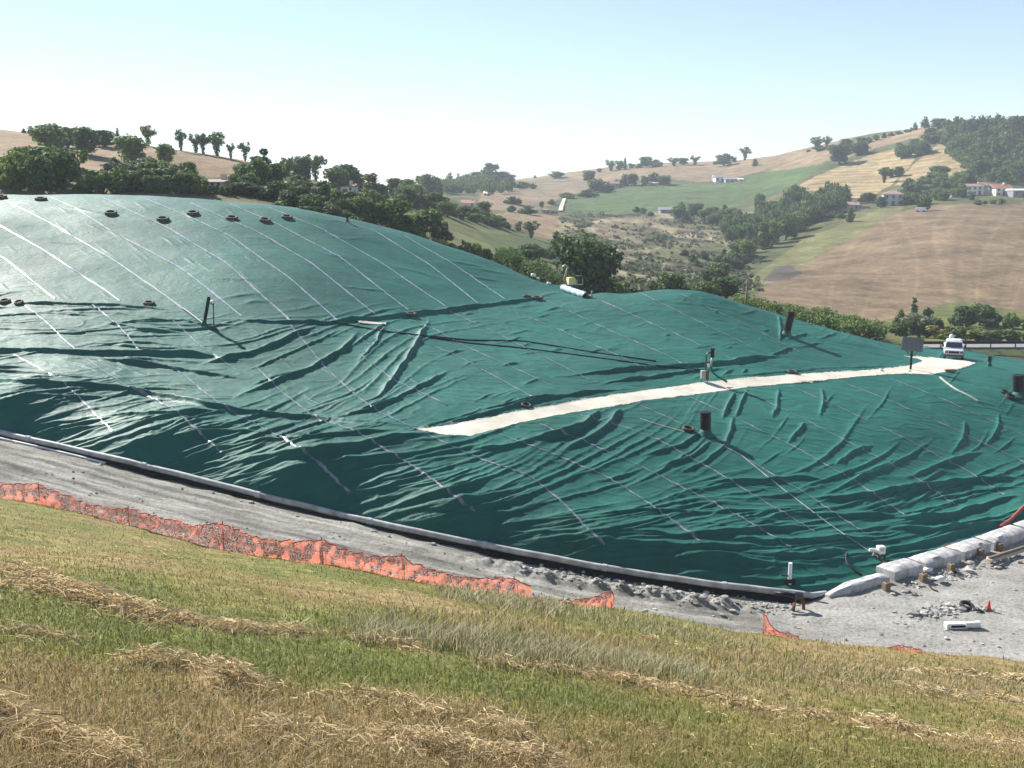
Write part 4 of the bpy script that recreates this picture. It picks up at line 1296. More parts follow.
def make_proto(key, kind, seed, leafmat, n=1500, size=0.055):
    rng = np.random.default_rng(seed); R = random.Random(seed)
    mb = MB(); blobs = []
    if kind == "round":
        mb.tube([(0, 0, -.04), (.01, 0, .12), (0, .02, .30), (0.01, 0.01, .6)], [.038, .032, .026, .01], 7)
        for k in range(13):
            a = R.uniform(0, 6.28); rr = R.uniform(.06, .27); z = R.uniform(.36, .80)
            rr *= math.sqrt(max(.15, 1 - ((z - .55) / .42) ** 2))
            s = R.uniform(.12, .19)
            blobs.append((rr * math.cos(a), rr * math.sin(a), z, s, s, s * .85))
            if k < 7: mb.tube([(0, 0, .22 + .02 * k), (rr * .5 * math.cos(a), rr * .5 * math.sin(a), (.3 + z) / 2), (rr * math.cos(a), rr * math.sin(a), z)], [.016, .011, .004], 5)
        blobs.append((0, 0, .56, .28, .28, .30)); blobs.append((0, 0, .27, .24, .24, .18))
        for k in range(5):
            a = R.uniform(0, 6.28); blobs.append((.2 * math.cos(a), .2 * math.sin(a), R.uniform(.16, .28), .12, .12, .12))
    elif kind == "broad":
        mb.tube([(0, 0, -.04), (0, .01, .15), (.02, 0, .45)], [.04, .034, .016], 7)
        for k in range(16):
            a = R.uniform(0, 6.28); rr = R.uniform(.15, .46); z = R.uniform(.25, .82) - .25 * rr
            s = R.uniform(.13, .2)
            blobs.append((rr * math.cos(a), rr * math.sin(a), z, s, s, s * .75))
            if k < 7: mb.tube([(0, 0, .2), (rr * .5 * math.cos(a), rr * .5 * math.sin(a), .35), (rr * math.cos(a), rr * math.sin(a), z)], [.018, .012, .004], 5)
        blobs.append((0, 0, .45, .34, .34, .34))
    elif kind == "pollard":
        # ivy-clad knotty trunk carrying a gappy head
        mb.tube([(0, 0, -.05), (.02, 0, .2), (-.01, .02, .42), (.03, 0, .7)], [.05, .042, .036, .014], 7)
        blobs += [(0.01, 0, .14, .10, .10, .13), (0.0, 0, .28, .13, .13, .12), (0.02, .02, .42, .15, .15, .12), (0, 0, .56, .2, .2, .12)]
        for k in range(9):
            a = k * 0.7 + R.uniform(-.3, .3); rr = R.uniform(.14, .33); z = R.uniform(.55, .92)
            s = R.uniform(.09, .15)
            blobs.append((rr * math.cos(a), rr * math.sin(a), z, s, s, s))
            mb.tube([(0, 0, .4), (rr * .55 * math.cos(a), rr * .55 * math.sin(a), .52), (rr * math.cos(a), rr * math.sin(a), z)], [.02, .013, .005], 5)
        blobs.append((0.02, 0, .66, .16, .16, .12))
    elif kind == "tall":
        mb.tube([(0, 0, -.03), (0, 0, .3), (.01, 0, .8)], [.025, .02, .006], 6)
        for k in range(14):
            z = R.uniform(.14, .9); a = R.uniform(0, 6.28); rr = R.uniform(.02, .10) * (1.15 - z)
            s = R.uniform(.08, .13) * (1.2 - .55 * z)
            blobs.append((rr * math.cos(a), rr * math.sin(a), z, s, s, s * 1.3))
    elif kind == "cypress":
        mb.tube([(0, 0, -.03), (0, 0, .5)], [.02, .01], 6)
        for k in range(9):
            z = .1 + .1 * k; s = .10 * (1.05 - .8 * (z))
            blobs.append((0, 0, z, s, s, .1))
    elif kind == "bush":
        for k in range(5):
            a = R.uniform(0, 6.28); mb.tube([(0, 0, -.05), (.2 * math.cos(a), .2 * math.sin(a), .4)], [.03, .01], 5)
        for k in range(14):
            a = R.uniform(0, 6.28); rr = R.uniform(.1, .52); z = R.uniform(.12, .74) - .3 * rr * rr
            s = R.uniform(.17, .28)
            blobs.append((rr * math.cos(a), rr * math.sin(a), z, s, s, s * .8))
    elif kind == "pine":
        mb.tube([(0, 0, -.03), (.02, 0, .35), (.06, 0, .68), (.08, 0, .8)], [.03, .026, .02, .008], 6)
        for k in range(10):
            a = R.uniform(0, 6.28); rr = R.uniform(.05, .36); z = R.uniform(.66, .90) - .2 * rr
            s = R.uniform(.10, .15)
            blobs.append((.05 + rr * math.cos(a), rr * math.sin(a), z, s, s, s * .6))
            if k < 6: mb.tube([(.05, 0, .6), (.05 + rr * math.cos(a), rr * math.sin(a), z)], [.012, .005], 5)
    c, od = blob_pts(blobs, n, rng)
    od = od[c[:, 2] > 0.01]; c = c[c[:, 2] > 0.01]
    v, f = quads(c, size, rng, 0.15, outward=od)
    top = v[:, 2].max()
    v = v / top
    lm = raw_mesh("crown", v, f, MT[leafmat])
    tm = bpy.data.meshes.new("trunk"); tm.from_pydata([tuple(q / top for q in p) for p in mb.v], [], mb.f); tm.materials.append(MT["bark"]); tm.update()
    # joined version for trees only a few pixels tall
    jv = np.concatenate([v, np.array(tm and [p.co[:] for p in tm.vertices])])
    jm = bpy.data.meshes.new("tree")
    jm.from_pydata([tuple(p) for p in jv], [], [tuple(q) for q in f] + [tuple(i + len(v) for i in p.vertices) for p in tm.polygons])
    jm.materials.append(MT[leafmat]); jm.materials.append(MT["bark"])
    mi = np.zeros(len(jm.polygons), np.int32); mi[len(f):] = 1; jm.polygons.foreach_set("material_index", mi); jm.update()
    wid = np.percentile(np.abs(v[:, 0]), 97) * 2
    PROTO[key] = (lm, tm, jm, wid)


for key, kind, seed, lf, n, sz in [
    ("round_dark_a", "round", 1, "leaf_dark", 1700, .06), ("round_dark_b", "round", 2, "leaf_dark", 1700, .06), ("round_mid_a", "round", 3, "leaf_mid", 1700, .06), ("round_mid_b", "round", 4, "leaf_mid", 1700, .06),
    ("round_grey", "round", 5, "leaf_grey", 1700, .06), ("broad_dark", "broad", 6, "leaf_dark", 2000, .06), ("broad_mid", "broad", 7, "leaf_mid", 2000, .06), ("broad_light", "broad", 8, "leaf_light", 2000, .06),
    ("pollard_a", "pollard", 9, "leaf_mid", 900, .06), ("pollard_b", "pollard", 10, "leaf_mid", 900, .06), ("pollard_c", "pollard", 11, "leaf_mid", 900, .06),
    ("tall_dark", "tall", 12, "leaf_dark", 900, .05), ("tall_mid", "tall", 13, "leaf_mid", 900, .05), ("cypress", "cypress", 14, "leaf_dark", 700, .035),
    ("bush_dark", "bush", 15, "leaf_dark", 1300, .10), ("bush_mid", "bush", 16, "leaf_mid", 1300, .10), ("bush_light", "bush", 17, "leaf_light", 1300, .10), ("bush_grey", "bush", 18, "leaf_grey", 1300, .10), ("bush_yellow", "bush", 19, "leaf_yellow", 1300, .10),
    ("pine", "pine", 20, "leaf_dark", 1100, .055), ("big_round", "round", 23, "leaf_dark", 6500, .036)]:
    make_proto(key, kind, seed, lf, n, sz)


def tree(kind, px, base, hpx, wpx, label, group=None, cat="tree", Y=None, name=None, sink=0.0):
    """a tree whose foot meets the terrain where picture position (px, base) does, or in column px at distance Y"""
    top = base - hpx
    if Y is not None:
        p = hit_at(px, Y)
    else:
        p = hit_t(px, base)
        for dy in range(1, 12):                 # just over a crest: step back onto the near brow
            q = hit_t(px, base + dy)
            if q is not None and (p is None or p.y > 1.22 * q.y + dy * 1.5): p = q
            elif p is not None and dy > 4: break
    if p is None: return None
    dep = p.y * CP - p.z * SP
    H = max(.5, ray(px, top)[2] * p.y - p.z); Wd = wpx * dep / F
    if H > 2.2 * hpx * dep / F: H = hpx * dep / F
    lm, tm, jm, wid = PROTO[kind]
    shrub = kind.startswith("bush")
    name = name or ("shrub" if shrub else "tree")
    s = (Wd / wid, Wd / wid, H)
    rz = random.uniform(0, 6.28)
    if hpx < 15:
        o = link(bpy.data.objects.new(name, jm)); o.scale = s; o.rotation_euler = (0, 0, rz)
    else:
        o = empty(name, rz=rz); o.scale = s
        link(bpy.data.objects.new("crown", lm), o); link(bpy.data.objects.new("trunk", tm), o)
    o.location = (p.x, p.y, p.z - 0.02 * H - sink)
    tag(o, label, "shrub" if (shrub and cat == "tree") else cat, group)
    return o


ORD = ["first", "second", "third", "fourth", "fifth", "sixth", "seventh", "eighth", "ninth", "tenth", "eleventh", "twelfth", "thirteenth", "fourteenth", "fifteenth", "sixteenth", "seventeenth", "eighteenth", "nineteenth", "twentieth"]


def row(items, what, where, group, cat="tree"):
    """items: (kind, px, base, h, w[, Y]) from left to right; told apart by their order in the row"""
    for k, it in enumerate(sorted(items, key=lambda q: q[1])):
        tree(*it[:5], f"{ORD[k]} {what} from the left {where}", group, cat, it[5] if len(it) > 5 else None)


# --- skyline of the left hill
row([("pollard_a", 148, 144, 20, 14), ("pollard_b", 181, 149, 21, 10), ("pollard_c", 196, 151, 18, 13), ("pollard_a", 203, 151, 19, 14), ("pollard_b", 217, 153, 23, 16), ("pollard_c", 231, 156, 14, 8), ("pollard_a", 245, 159, 18, 11)],
    "knotty pollard", "along the bare skyline of the left hill", "pollarded trees on the left skyline")
tree("round_mid_a", 256, 164, 9, 10, "small dark tree at the right end of the pollard row on the left hill", None)
tree("bush_dark", 24, 132, 4, 4, "tiny dark bush on the bare left crest, left of the small spiky one"); tree("tall_dark", 31, 133, 7, 4, "tiny spiky tree on the bare tan crest at far left")
tree("cypress", 118, 143, 16, 5, "thin dark cypress on the left skyline between two round trees")
tree("round_mid_a", 53, 158, 38, 30, "tall spreading tree highest on the left hill above the dark clump", "big trees on the left hill")
tree("round_dark_a", 68, 148, 22, 22, "dark round tree just right of the tallest tree on the left hill", "big trees on the left hill")
tree("round_dark_b", 85, 155, 32, 24, "big dark egg shaped tree casting a shadow down the tan left hill", "big trees on the left hill")
tree("round_dark_a", 105, 147, 18, 20, "dome shaped dark tree on the skyline left of the thin cypress", "big trees on the left hill")
tree("round_mid_b", 132, 163, 30, 28, "broad olive green tree standing on the tan slope below the skyline pollards", "big trees on the left hill")
tree("round_dark_b", 165, 164, 23, 17, "dark upright tree on tan stubble below the second pollard", "big trees on the left hill")
tree("broad_mid", 20, 190, 40, 36, "grey green spreading tree at the far left behind the mound", "trees behind the mound crest")
tree("round_dark_a", 42, 195, 42, 24, "dark drooping tree directly behind the leftmost visible crest tyre", "trees behind the mound crest")
tree("round_dark_b", 38, 176, 34, 40, "large dark tree above the drooping one at far left", "trees behind the mound crest")
tree("broad_dark", 64, 188, 42, 40, "wide dark tree between the drooping tree and the pale green bush", "trees behind the mound crest")
tree("bush_light", 88, 194, 22, 22, "pale green bush left half of the bright pair behind the mound crest", "bright bushes behind the mound crest")
tree("bush_light", 104, 194, 25, 30, "largest pale green bush directly behind the mound crest", "bright bushes behind the mound crest")
tree("bush_dark", 123, 193, 28, 20, "dark bush tucked right of the pale green bushes", "trees behind the mound crest")
tree("tall_dark", 134, 192, 20, 17, "dark pointed tree at the left end of the orchard row", "trees behind the mound crest")
row([("tall_mid", x, 192 + (x - 145) * .04, h, 11) for x, h in ((148, 18), (158, 17), (167, 19), (177, 19), (186, 17), (196, 18), (205, 16))],
    "small orchard tree", "in the even row behind the mound crest", "orchard row behind the mound")
row([("bush_dark", 207, 193, 9, 11), ("round_mid_a", 216, 193, 8, 9), ("bush_mid", 226, 195, 10, 13), ("round_mid_a", 221, 191, 11, 9)], "bush", "hiding the foot of the whitish house behind the mound", "bushes by the whitish house")
# belt of trees on the left slope
for k in range(46):
    px = random.uniform(112, 262); base = random.uniform(172, 190) + (px - 112) * .06
    if 198 < px < 232 and base > 178: continue
    tree(random.choice(["round_dark_a", "round_mid_a", "round_mid_b", "bush_dark", "round_grey"]), px, base, random.uniform(12, 24), random.uniform(12, 24), "green tree in the thick belt between the orchard row and the tan slope", "belt of trees on the left slope")
for k in range(14):
    px = random.uniform(0, 60); base = random.uniform(172, 186)
    tree(random.choice(["round_dark_a", "round_mid_a", "bush_dark"]), px, base, random.uniform(14, 24), random.uniform(14, 24), "dark tree in the shaded clump below the far left hillside", "shaded clump at far left")
# --- wooded hamlet ridge
row([("tall_dark", 265, 184, 37, 18), ("round_mid_a", 258, 186, 30, 22), ("round_mid_b", 275, 186, 26, 22), ("pollard_b", 287, 182, 26, 15), ("pollard_c", 296, 180, 24, 16), ("round_dark_a", 304, 182, 27, 14), ("pollard_a", 316, 181, 28, 18)],
    "tall gappy tree", "above the roofs of the left hamlet", "skyline trees of the left hamlet")
row([("round_mid_a", 338, 190, 26, 22), ("round_dark_a", 348, 188, 25, 22), ("round_mid_b", 358, 189, 18, 18), ("tall_mid", 373, 198, 26, 18), ("round_mid_b", 382, 200, 18, 14)],
    "leafy tree", "around the two pale houses left of centre", "trees by the two pale houses")
for k in range(34):
    px = random.uniform(268, 400); base = 190 + (px - 268) * .20 + random.uniform(-3, 24) * (1 - .2 * (px > 360))
    tree(random.choice(["round_dark_a", "round_mid_a", "round_grey", "bush_dark", "bush_mid", "bush_grey"]), px, base, random.uniform(13, 26), random.uniform(15, 28), "green tree in the dense slope of trees below the left hamlet", "trees below the left hamlet")
tree("bush_dark", 277, 199, 19, 36, "wide dark bush in front of the long hamlet roof", "trees below the left hamlet")
row([("broad_dark", 392, 231, 34, 32), ("bush_dark", 408, 236, 22, 28), ("round_mid_b", 424, 236, 30, 30), ("bush_grey", 438, 240, 24, 26), ("bush_mid", 360, 220, 18, 22), ("bush_dark", 372, 224, 26, 22)],
    "big dark bush", "along the right shoulder of the highest mound", "bushes on the mound shoulder")
row([("bush_yellow", 441, 245, 7, 14, 141), ("bush_yellow", 449, 249, 8, 14, 142), ("bush_yellow", 458, 252, 6, 12, 143)], "yellow flowering shrub", "at the foot of the shoulder bushes", "yellow shrubs")
row([("bush_grey", 464, 252, 13, 14, 143), ("bush_mid", 474, 256, 14, 16, 144), ("bush_mid", 486, 260, 13, 16, 145), ("bush_grey", 497, 264, 11, 14, 146), ("bush_mid", 508, 268, 13, 14, 147)], "olive shrub", "along the mound shoulder below the green field", "olive shrubs")
row([("round_dark_a", 396, 196, 19, 16), ("round_dark_b", 409, 197, 20, 18), ("round_mid_a", 418, 200, 16, 14)], "dark round tree", "on the ridge left of the domed tree", "ridge trees at centre left")
tree("broad_dark", 430, 190, 17, 24, "domed bluish tree above a roof on the centre left skyline", None, Y=470)
# far wooded ridge
row([("tall_dark", 451, 188, 16, 8, 760), ("tall_dark", 459, 188, 15, 6, 770), ("round_mid_a", 467, 189, 16, 14, 770), ("round_dark_a", 478, 187, 16, 14, 780), ("round_dark_a", 489, 184, 16, 14, 800), ("pine", 494, 180, 18, 18, 830), ("round_dark_b", 500, 186, 16, 16, 830), ("round_dark_a", 508, 186, 12, 14, 850)],
    "bluish tree", "on the far ridge left of the pink fields", "far ridge trees")
MASS1 = [(random.uniform(440, 510), random.uniform(190, 201), random.uniform(8, 14), random.uniform(560, 760)) for _ in range(60)]
# hedge belt along top of green field
for k in range(52):
    t = random.random(); px = 398 + t * 124; base = 203 + t * 29 + random.uniform(-5, 3) * (1 - .5 * t)
    hh = random.uniform(9, 18) * (1.25 - .75 * t)
    tree(random.choice(["round_mid_a", "round_mid_b", "round_dark_a", "bush_mid", "round_grey"]), px, base, hh, hh * random.uniform(.8, 1.1), "green tree in the diagonal tree belt above the olive green field", "diagonal belt above the olive field")
tree("round_mid_b", 484, 214, 14, 14, "round tree beside the ruined wall at the belt's right end", None)
# --- middle: hedge at the foot, big tree
tree("big_round", 586, 300, 73, 56, "big round dark green tree standing alone behind the yellow excavator", None, Y=122)
for k in range(9):
    tree(random.choice(["bush_dark", "round_grey", "round_dark_a"]), random.uniform(508, 552), random.uniform(256, 262), random.uniform(12, 18), random.uniform(14, 20), "grey green tree in the clump left of the big round tree", "clump left of the big round tree")
tree("pollard_b", 531, 238, 18, 14, "bare looking greyish tree standing on the reddish field", None)
tree("tall_mid", 556, 252, 22, 12, "slender grey tree peeping left of the big round tree", None)
row([("bush_dark", 514, 204, 8, 18), ("bush_dark", 510, 212, 7, 10), ("bush_dark", 527, 214, 9, 18), ("bush_mid", 541, 207, 6, 7), ("bush_dark", 551, 204, 5, 8)], "small dark hedge bush", "around the ruin left of the white lane", "bushes by the ruin")
row([("round_dark_a", 589, 182, 12, 11), ("round_dark_a", 595, 192, 14, 14), ("bush_dark", 606, 191, 10, 16), ("bush_dark", 588, 197, 8, 18), ("bush_dark", 570, 198, 6, 18)], "dark tree", "in the hedge climbing left of the farmhouse", "hedge left of the farmhouse")
row([("bush_dark", 504, 188, 6, 16, 700), ("bush_dark", 520, 188, 7, 16, 700), ("bush_dark", 534, 188, 5, 8, 700)], "dark far bush", "in the far line below the centre skyline", "far bush line")
row([("broad_mid", 557, 178, 7, 14), ("tall_dark", 535, 178, 3, 3), ("round_mid_a", 599, 172, 4, 5), ("pollard_c", 611, 171, 12, 12), ("round_mid_a", 620, 170, 10, 8), ("cypress", 625, 169, 12, 4), ("bush_mid", 632, 168, 5, 8), ("bush_dark", 639, 168, 5, 6)],
    "small tree", "on the centre skyline left of the tree clump", "centre skyline trees")
row([("round_dark_a", 646, 167, 11, 12), ("bush_dark", 658, 167, 8, 14), ("pollard_b", 674, 166, 9, 11), ("round_dark_b", 683, 165, 8, 9), ("pollard_c", 695, 165, 10, 10), ("broad_mid", 724, 166, 13, 18), ("round_dark_a", 734, 162, 5, 5), ("pollard_b", 745, 160, 14, 10), ("tall_dark", 755, 166, 8, 6)],
    "skyline tree", "on the tan crest right of centre", "crest trees right of centre")
row([("bush_mid", 646, 185, 10, 11), ("bush_dark", 655, 184, 12, 14), ("round_dark_a", 664, 185, 10, 12), ("bush_mid", 626, 186, 13, 14), ("round_dark_b", 632, 186, 14, 10), ("bush_dark", 618, 187, 8, 10)], "dark tree", "behind the long white roof and the farmhouse", "trees around the farmhouse")
# tree groups below the green field
for k in range(26):
    t = random.random(); px = 678 + t * 60; base = 216 + t * 6 + random.uniform(-6, 6)
    tree(random.choice(["round_dark_a", "bush_dark", "tall_dark", "round_mid_a"]), px, base, random.uniform(8, 14), random.uniform(8, 13), "dark tree in the straggling thicket below the green field", "thicket below the green field")
row([("bush_dark", 637, 212, 6, 8), ("bush_dark", 644, 213, 6, 8), ("bush_dark", 651, 216, 5, 7)], "little dark bush", "left of the grey roofed shed", "bushes left of the shed")
tree("round_dark_a", 760, 206, 13, 10, "isolated dark tree sticking up from the thicket into the green field")
MASS2 = []
for _ in range(130):
    t = random.random(); MASS2.append((728 + t * 118 + random.uniform(-6, 6), 240 - t * 38 + random.uniform(-11, 14) * (1 - abs(t - .5)), random.uniform(12, 21), None))
row([("round_mid_b", 748, 262, 24, 14), ("tall_mid", 764, 250, 30, 14), ("round_mid_a", 772, 246, 28, 16), ("broad_mid", 786, 240, 28, 20), ("round_mid_b", 798, 232, 22, 18), ("round_mid_a", 744, 258, 18, 14)], "tall lit tree", "on the sunny near edge of the valley wood", "sunlit edge of the valley wood")
for k in range(22):
    t = random.random(); px = 706 + t * 42 + random.uniform(-5, 5); base = 292 - t * 40 + random.uniform(-5, 5)
    tree(random.choice(["bush_dark", "bush_grey", "round_grey", "round_dark_a"]), px, base, random.uniform(10, 20), random.uniform(12, 20), "dark shrub in the stream thicket at the valley bottom", "stream thicket")
row([("bush_dark", 684, 256, 7, 8), ("bush_dark", 693, 262, 9, 8), ("bush_dark", 703, 258, 8, 8), ("bush_dark", 697, 266, 7, 6), ("bush_dark", 724, 258, 10, 8)], "round dark shrub", "on the scrubby slope above the stream", "shrubs on the scrub slope")
row([("round_dark_a", 672, 294, 22, 24, 128), ("bush_mid", 690, 296, 12, 16, 128), ("round_dark_b", 706, 299, 20, 22, 128), ("bush_light", 704, 300, 12, 16, 122), ("round_dark_a", 728, 302, 26, 26, 140), ("bush_dark", 716, 302, 18, 18, 132), ("bush_light", 634, 294, 11, 18, 122), ("bush_mid", 622, 294, 14, 18, 124), ("bush_mid", 648, 294, 10, 18, 124), ("bush_dark", 656, 294, 13, 16, 128)],
    "bush", "peeping over the right green mound's crest", "bushes behind the right mound crest")
# right: golden fields and houses
row([("pollard_b", 817, 150, 14, 14), ("pollard_c", 827, 149, 14, 9), ("bush_dark", 822, 150, 5, 16), ("bush_dark", 833, 150, 6, 10), ("bush_dark", 808, 152, 3, 4)], "odd skyline tree", "in the group on the right crest", "small skyline group at right")
row([("round_dark_a", 846, 150, 12, 12), ("bush_dark", 852, 147, 7, 10), ("round_dark_a", 861, 144, 7, 8), ("bush_dark", 870, 142, 5, 8), ("bush_dark", 877, 140, 6, 7), ("tall_dark", 884, 138, 6, 5), ("bush_dark", 891, 136, 4, 7), ("bush_dark", 900, 134, 3, 8), ("bush_dark", 908, 132, 3, 7)], "small dark tree", "in the hedge on the right skyline", "right skyline hedge")
tree("round_dark_b", 839, 164, 22, 18, "dark egg shaped tree where the golden field meets the green field")
tree("round_dark_a", 858, 155, 14, 17, "round dark tree by the upper edge of the golden field")
row([("tall_dark", 911, 131, 4, 3), ("tall_dark", 915, 130, 8, 5), ("tall_dark", 925, 128, 12, 8)], "upright dark tree", "in the trio on the right summit", "upright trio on the right summit")
row([("round_dark_a", 938, 128, 10, 14), ("round_mid_b", 948, 130, 10, 12), ("broad_mid", 962, 131, 9, 22), ("round_dark_b", 973, 130, 6, 6)], "rounded tree", "on the right summit beside the upright trio", "rounded trees on the right summit")
for k in range(14):
    t = random.random(); tree(random.choice(["bush_dark", "round_dark_a", "bush_mid"]), 898 + t * 24, 158 - t * 6 + random.uniform(-6, 4), random.uniform(9, 14), random.uniform(10, 15), "dark tree in the copse between the two golden fields", "copse between the golden fields")
tree("round_mid_a", 930, 134, 7, 12, "brownish bush on the bare top of the right hill")
tree("bush_dark", 940, 140, 9, 30, "low green hedge below the right summit", None)
tree("pollard_b", 884, 183, 17, 10, "spiky open tree at the foot of the first golden field")
tree("round_grey", 890, 177, 9, 8, "grey tree leaning behind the spiky open tree")
tree("round_dark_a", 899, 176, 10, 9, "dark round bush between the two golden fields")
tree("round_dark_b", 939, 180, 16, 16, "forked dark tree standing on the second golden field")
tree("tall_dark", 928, 184, 12, 7, "slim dark tree left of the forked one on the golden field")
tree("round_dark_a", 979, 177, 18, 16, "dark round tree at the lower left corner of the hillside wood")
for k in range(44):
    px = random.uniform(900, 968); base = 208 - (px - 900) * .16 + random.uniform(-20, 0)
    if base < 190 and px < 905: continue
    tree(random.choice(["bush_mid", "round_mid_a", "bush_dark", "bush_mid"]), px, base, random.uniform(8, 13), random.uniform(9, 15), "green tree in the orchard between the square house and the long white house", "trees between the right houses")
tree("round_dark_b", 924, 211, 16, 13, "dark pointed tree at the brown field's upper edge")
tree("bush_dark", 908, 205, 10, 13, "dark bush against the right wall of the square house")
row([("round_dark_a", 881, 208, 12, 9), ("round_dark_a", 869, 203, 11, 13), ("bush_dark", 862, 202, 8, 8), ("bush_dark", 854, 206, 6, 9), ("tall_dark", 850, 222, 16, 8), ("bush_dark", 842, 218, 6, 10), ("bush_dark", 832, 218, 6, 12)], "dark tree", "around the small low house at right", "trees around the small low house")
row([("bush_dark", 972, 200, 9, 6), ("round_dark_a", 1004, 195, 9, 9), ("bush_mid", 1002, 204, 6, 8), ("bush_mid", 980, 205, 5, 12), ("bush_mid", 992, 204, 5, 10)], "garden tree", "in front of the long white house", "garden trees of the long white house")
def wood(items, label, mat, seed, name="woodland"):
    rng = np.random.default_rng(seed); vs_, fs_, nb = [], [], 0
    for px, base, hpx, Y in items:
        p = hit_at(px, Y) if Y else hit_t(px, base)
        if p is None: continue
        k = p.y / F; H = hpx * k; R_ = H * rng.uniform(.42, .55)
        blobs = [(0, 0, .5, .8, .8, .42)] + [(rng.uniform(-.55, .55), rng.uniform(-.55, .55), rng.uniform(.3, .85), .42, .42, .18) for _ in range(6)]
        c, od = blob_pts(blobs, 420, rng)
        v, f = quads(c, 0.15, rng, 0.2, outward=od)
        v = v * np.array([R_, R_, H]) + np.array([p.x, p.y, p.z])
        vs_.append(v); fs_.append(f + nb); nb += len(v)
    me = raw_mesh(name, np.concatenate(vs_), np.concatenate(fs_), MT[mat])
    return tag(link(bpy.data.objects.new(name, me)), label, "wood", kind="stuff")


wood(MASS1, "bluish far wood on the ridge left of the pink fields", "leaf_dark", 71)
wood(MASS2, "dark wood filling the valley below the golden stubble", "leaf_dark", 72)
# hillside wood at right: reads as one mass
rng = np.random.default_rng(77)
vs_, fs_, nb = [], [], 0
for k in range(520):
    px = rng.uniform(946, 1200); lo = 130 - (px - 946) * .05; hi = np.interp(px, [946, 975, 1000, 1300], [150, 176, 184, 186])
    base = rng.uniform(min(lo, hi), hi)
    p = hit_t(px, base)
    if p is None or p.y > 720: continue
    dep = p.y; R_ = rng.uniform(5.5, 9) * dep / F * rng.uniform(.8, 1.15); hh = R_ * rng.uniform(1.0, 1.4)
    blobs = [(0, 0, .55, .8, .8, .7)] + [(rng.uniform(-.6, .6), rng.uniform(-.6, .6), rng.uniform(.3, 1.2), .42, .42, .42) for _ in range(5)]
    c, od = blob_pts(blobs, 420, rng)
    v, f = quads(c, 0.20, rng, 0.2, outward=od)
    v = v * np.array([R_, R_, hh]) + np.array([p.x, p.y, p.z - 0.2 * hh])
    vs_.append(v); fs_.append(f + nb); nb += len(v)
me = raw_mesh("woodland", np.concatenate(vs_), np.concatenate(fs_), MT["leaf_dark"])
tag(link(bpy.data.objects.new("woodland", me)), "dense dark wood covering the right hillside above the long white house", "wood", kind="stuff")
# wood's own upper rim trees
row([("round_dark_a", 986, 132, 12, 16), ("round_dark_b", 996, 132, 14, 16), ("round_dark_a", 1016, 134, 19, 20), ("round_dark_b", 1008, 138, 14, 14)], "tall dark tree", "on the skyline rim of the right hillside wood", "rim trees of the hillside wood")
tree("bush_light", 1012, 182, 7, 12, "bright yellow green bush behind the red roof")
# bottom right embankment
row([("bush_dark", 903, 322, 14, 14, 158), ("tall_dark", 918, 320, 24, 9, 165), ("bush_dark", 932, 318, 12, 16, 170), ("round_grey", 925, 334, 22, 24, 150), ("bush_mid", 905, 334, 14, 22, 148), ("bush_mid", 890, 336, 12, 20, 148), ("bush_mid", 944, 330, 14, 18, 152)],
    "roadside shrub", "beyond the sign board and the white truck", "roadside shrubs behind the sign")
row([("round_dark_a", 972, 322, 17, 20, 170), ("round_dark_b", 986, 320, 19, 20, 172), ("bush_dark", 1000, 322, 14, 20, 170), ("bush_mid", 1014, 324, 12, 18, 168), ("bush_dark", 960, 322, 10, 18, 172), ("bush_mid", 1030, 326, 10, 18, 168)],
    "dark shrub", "on the green bank beyond the roadside rail", "shrubs on the green bank")
row([("bush_yellow", 950, 332, 7, 20, 146), ("bush_light", 965, 334, 9, 24, 144), ("bush_light", 985, 336, 9, 26, 143), ("bush_light", 1006, 337, 8, 26, 143), ("bush_mid", 1026, 338, 9, 24, 143)], "bright green shrub", "just above the roadside rail at right", "bright shrubs above the rail")
row([("bush_grey", 935, 350, 9, 14, 118), ("bush_mid", 972, 356, 8, 16, 116), ("bush_grey", 994, 358, 10, 18, 116), ("bush_mid", 1014, 360, 10, 18, 116)], "weedy bush", "between the white truck and the roadside rail", "weeds behind the plateau")
# low scrub dotted over the badland slope
rng = np.random.default_rng(31); cs = []
for k in range(1700):
    px, py = rng.uniform(560, 760), rng.uniform(214, 292)
    p = hit_t(px, py)
    if p is None or p.y > 520: continue
    den = .5 + 1.0 * float(fbm(np.array(p.x * .03), np.array(p.y * .02), 3, 130))
    if rng.random() > (1.1 - den) * .9: continue
    s = rng.gamma(2.5, .35) * p.y / 350
    m = 9; d = rng.normal(size=(m, 3)); d /= np.linalg.norm(d, axis=1)[:, None]; d[:, 2] = np.abs(d[:, 2]) * .8
    cs.append(np.array(p[:]) + d * s)
c = np.concatenate(cs); v, f = quads(c, 0.75, rng, .3)
tag(link(bpy.data.objects.new("undergrowth", raw_mesh("undergrowth", v, f, MT["leaf_grey"]))), "low dry scrub dotted over the eroded slope in the valley", "scrub", kind="stuff")
# reed hedge behind the right mound: one planted strip
rng = np.random.default_rng(5)


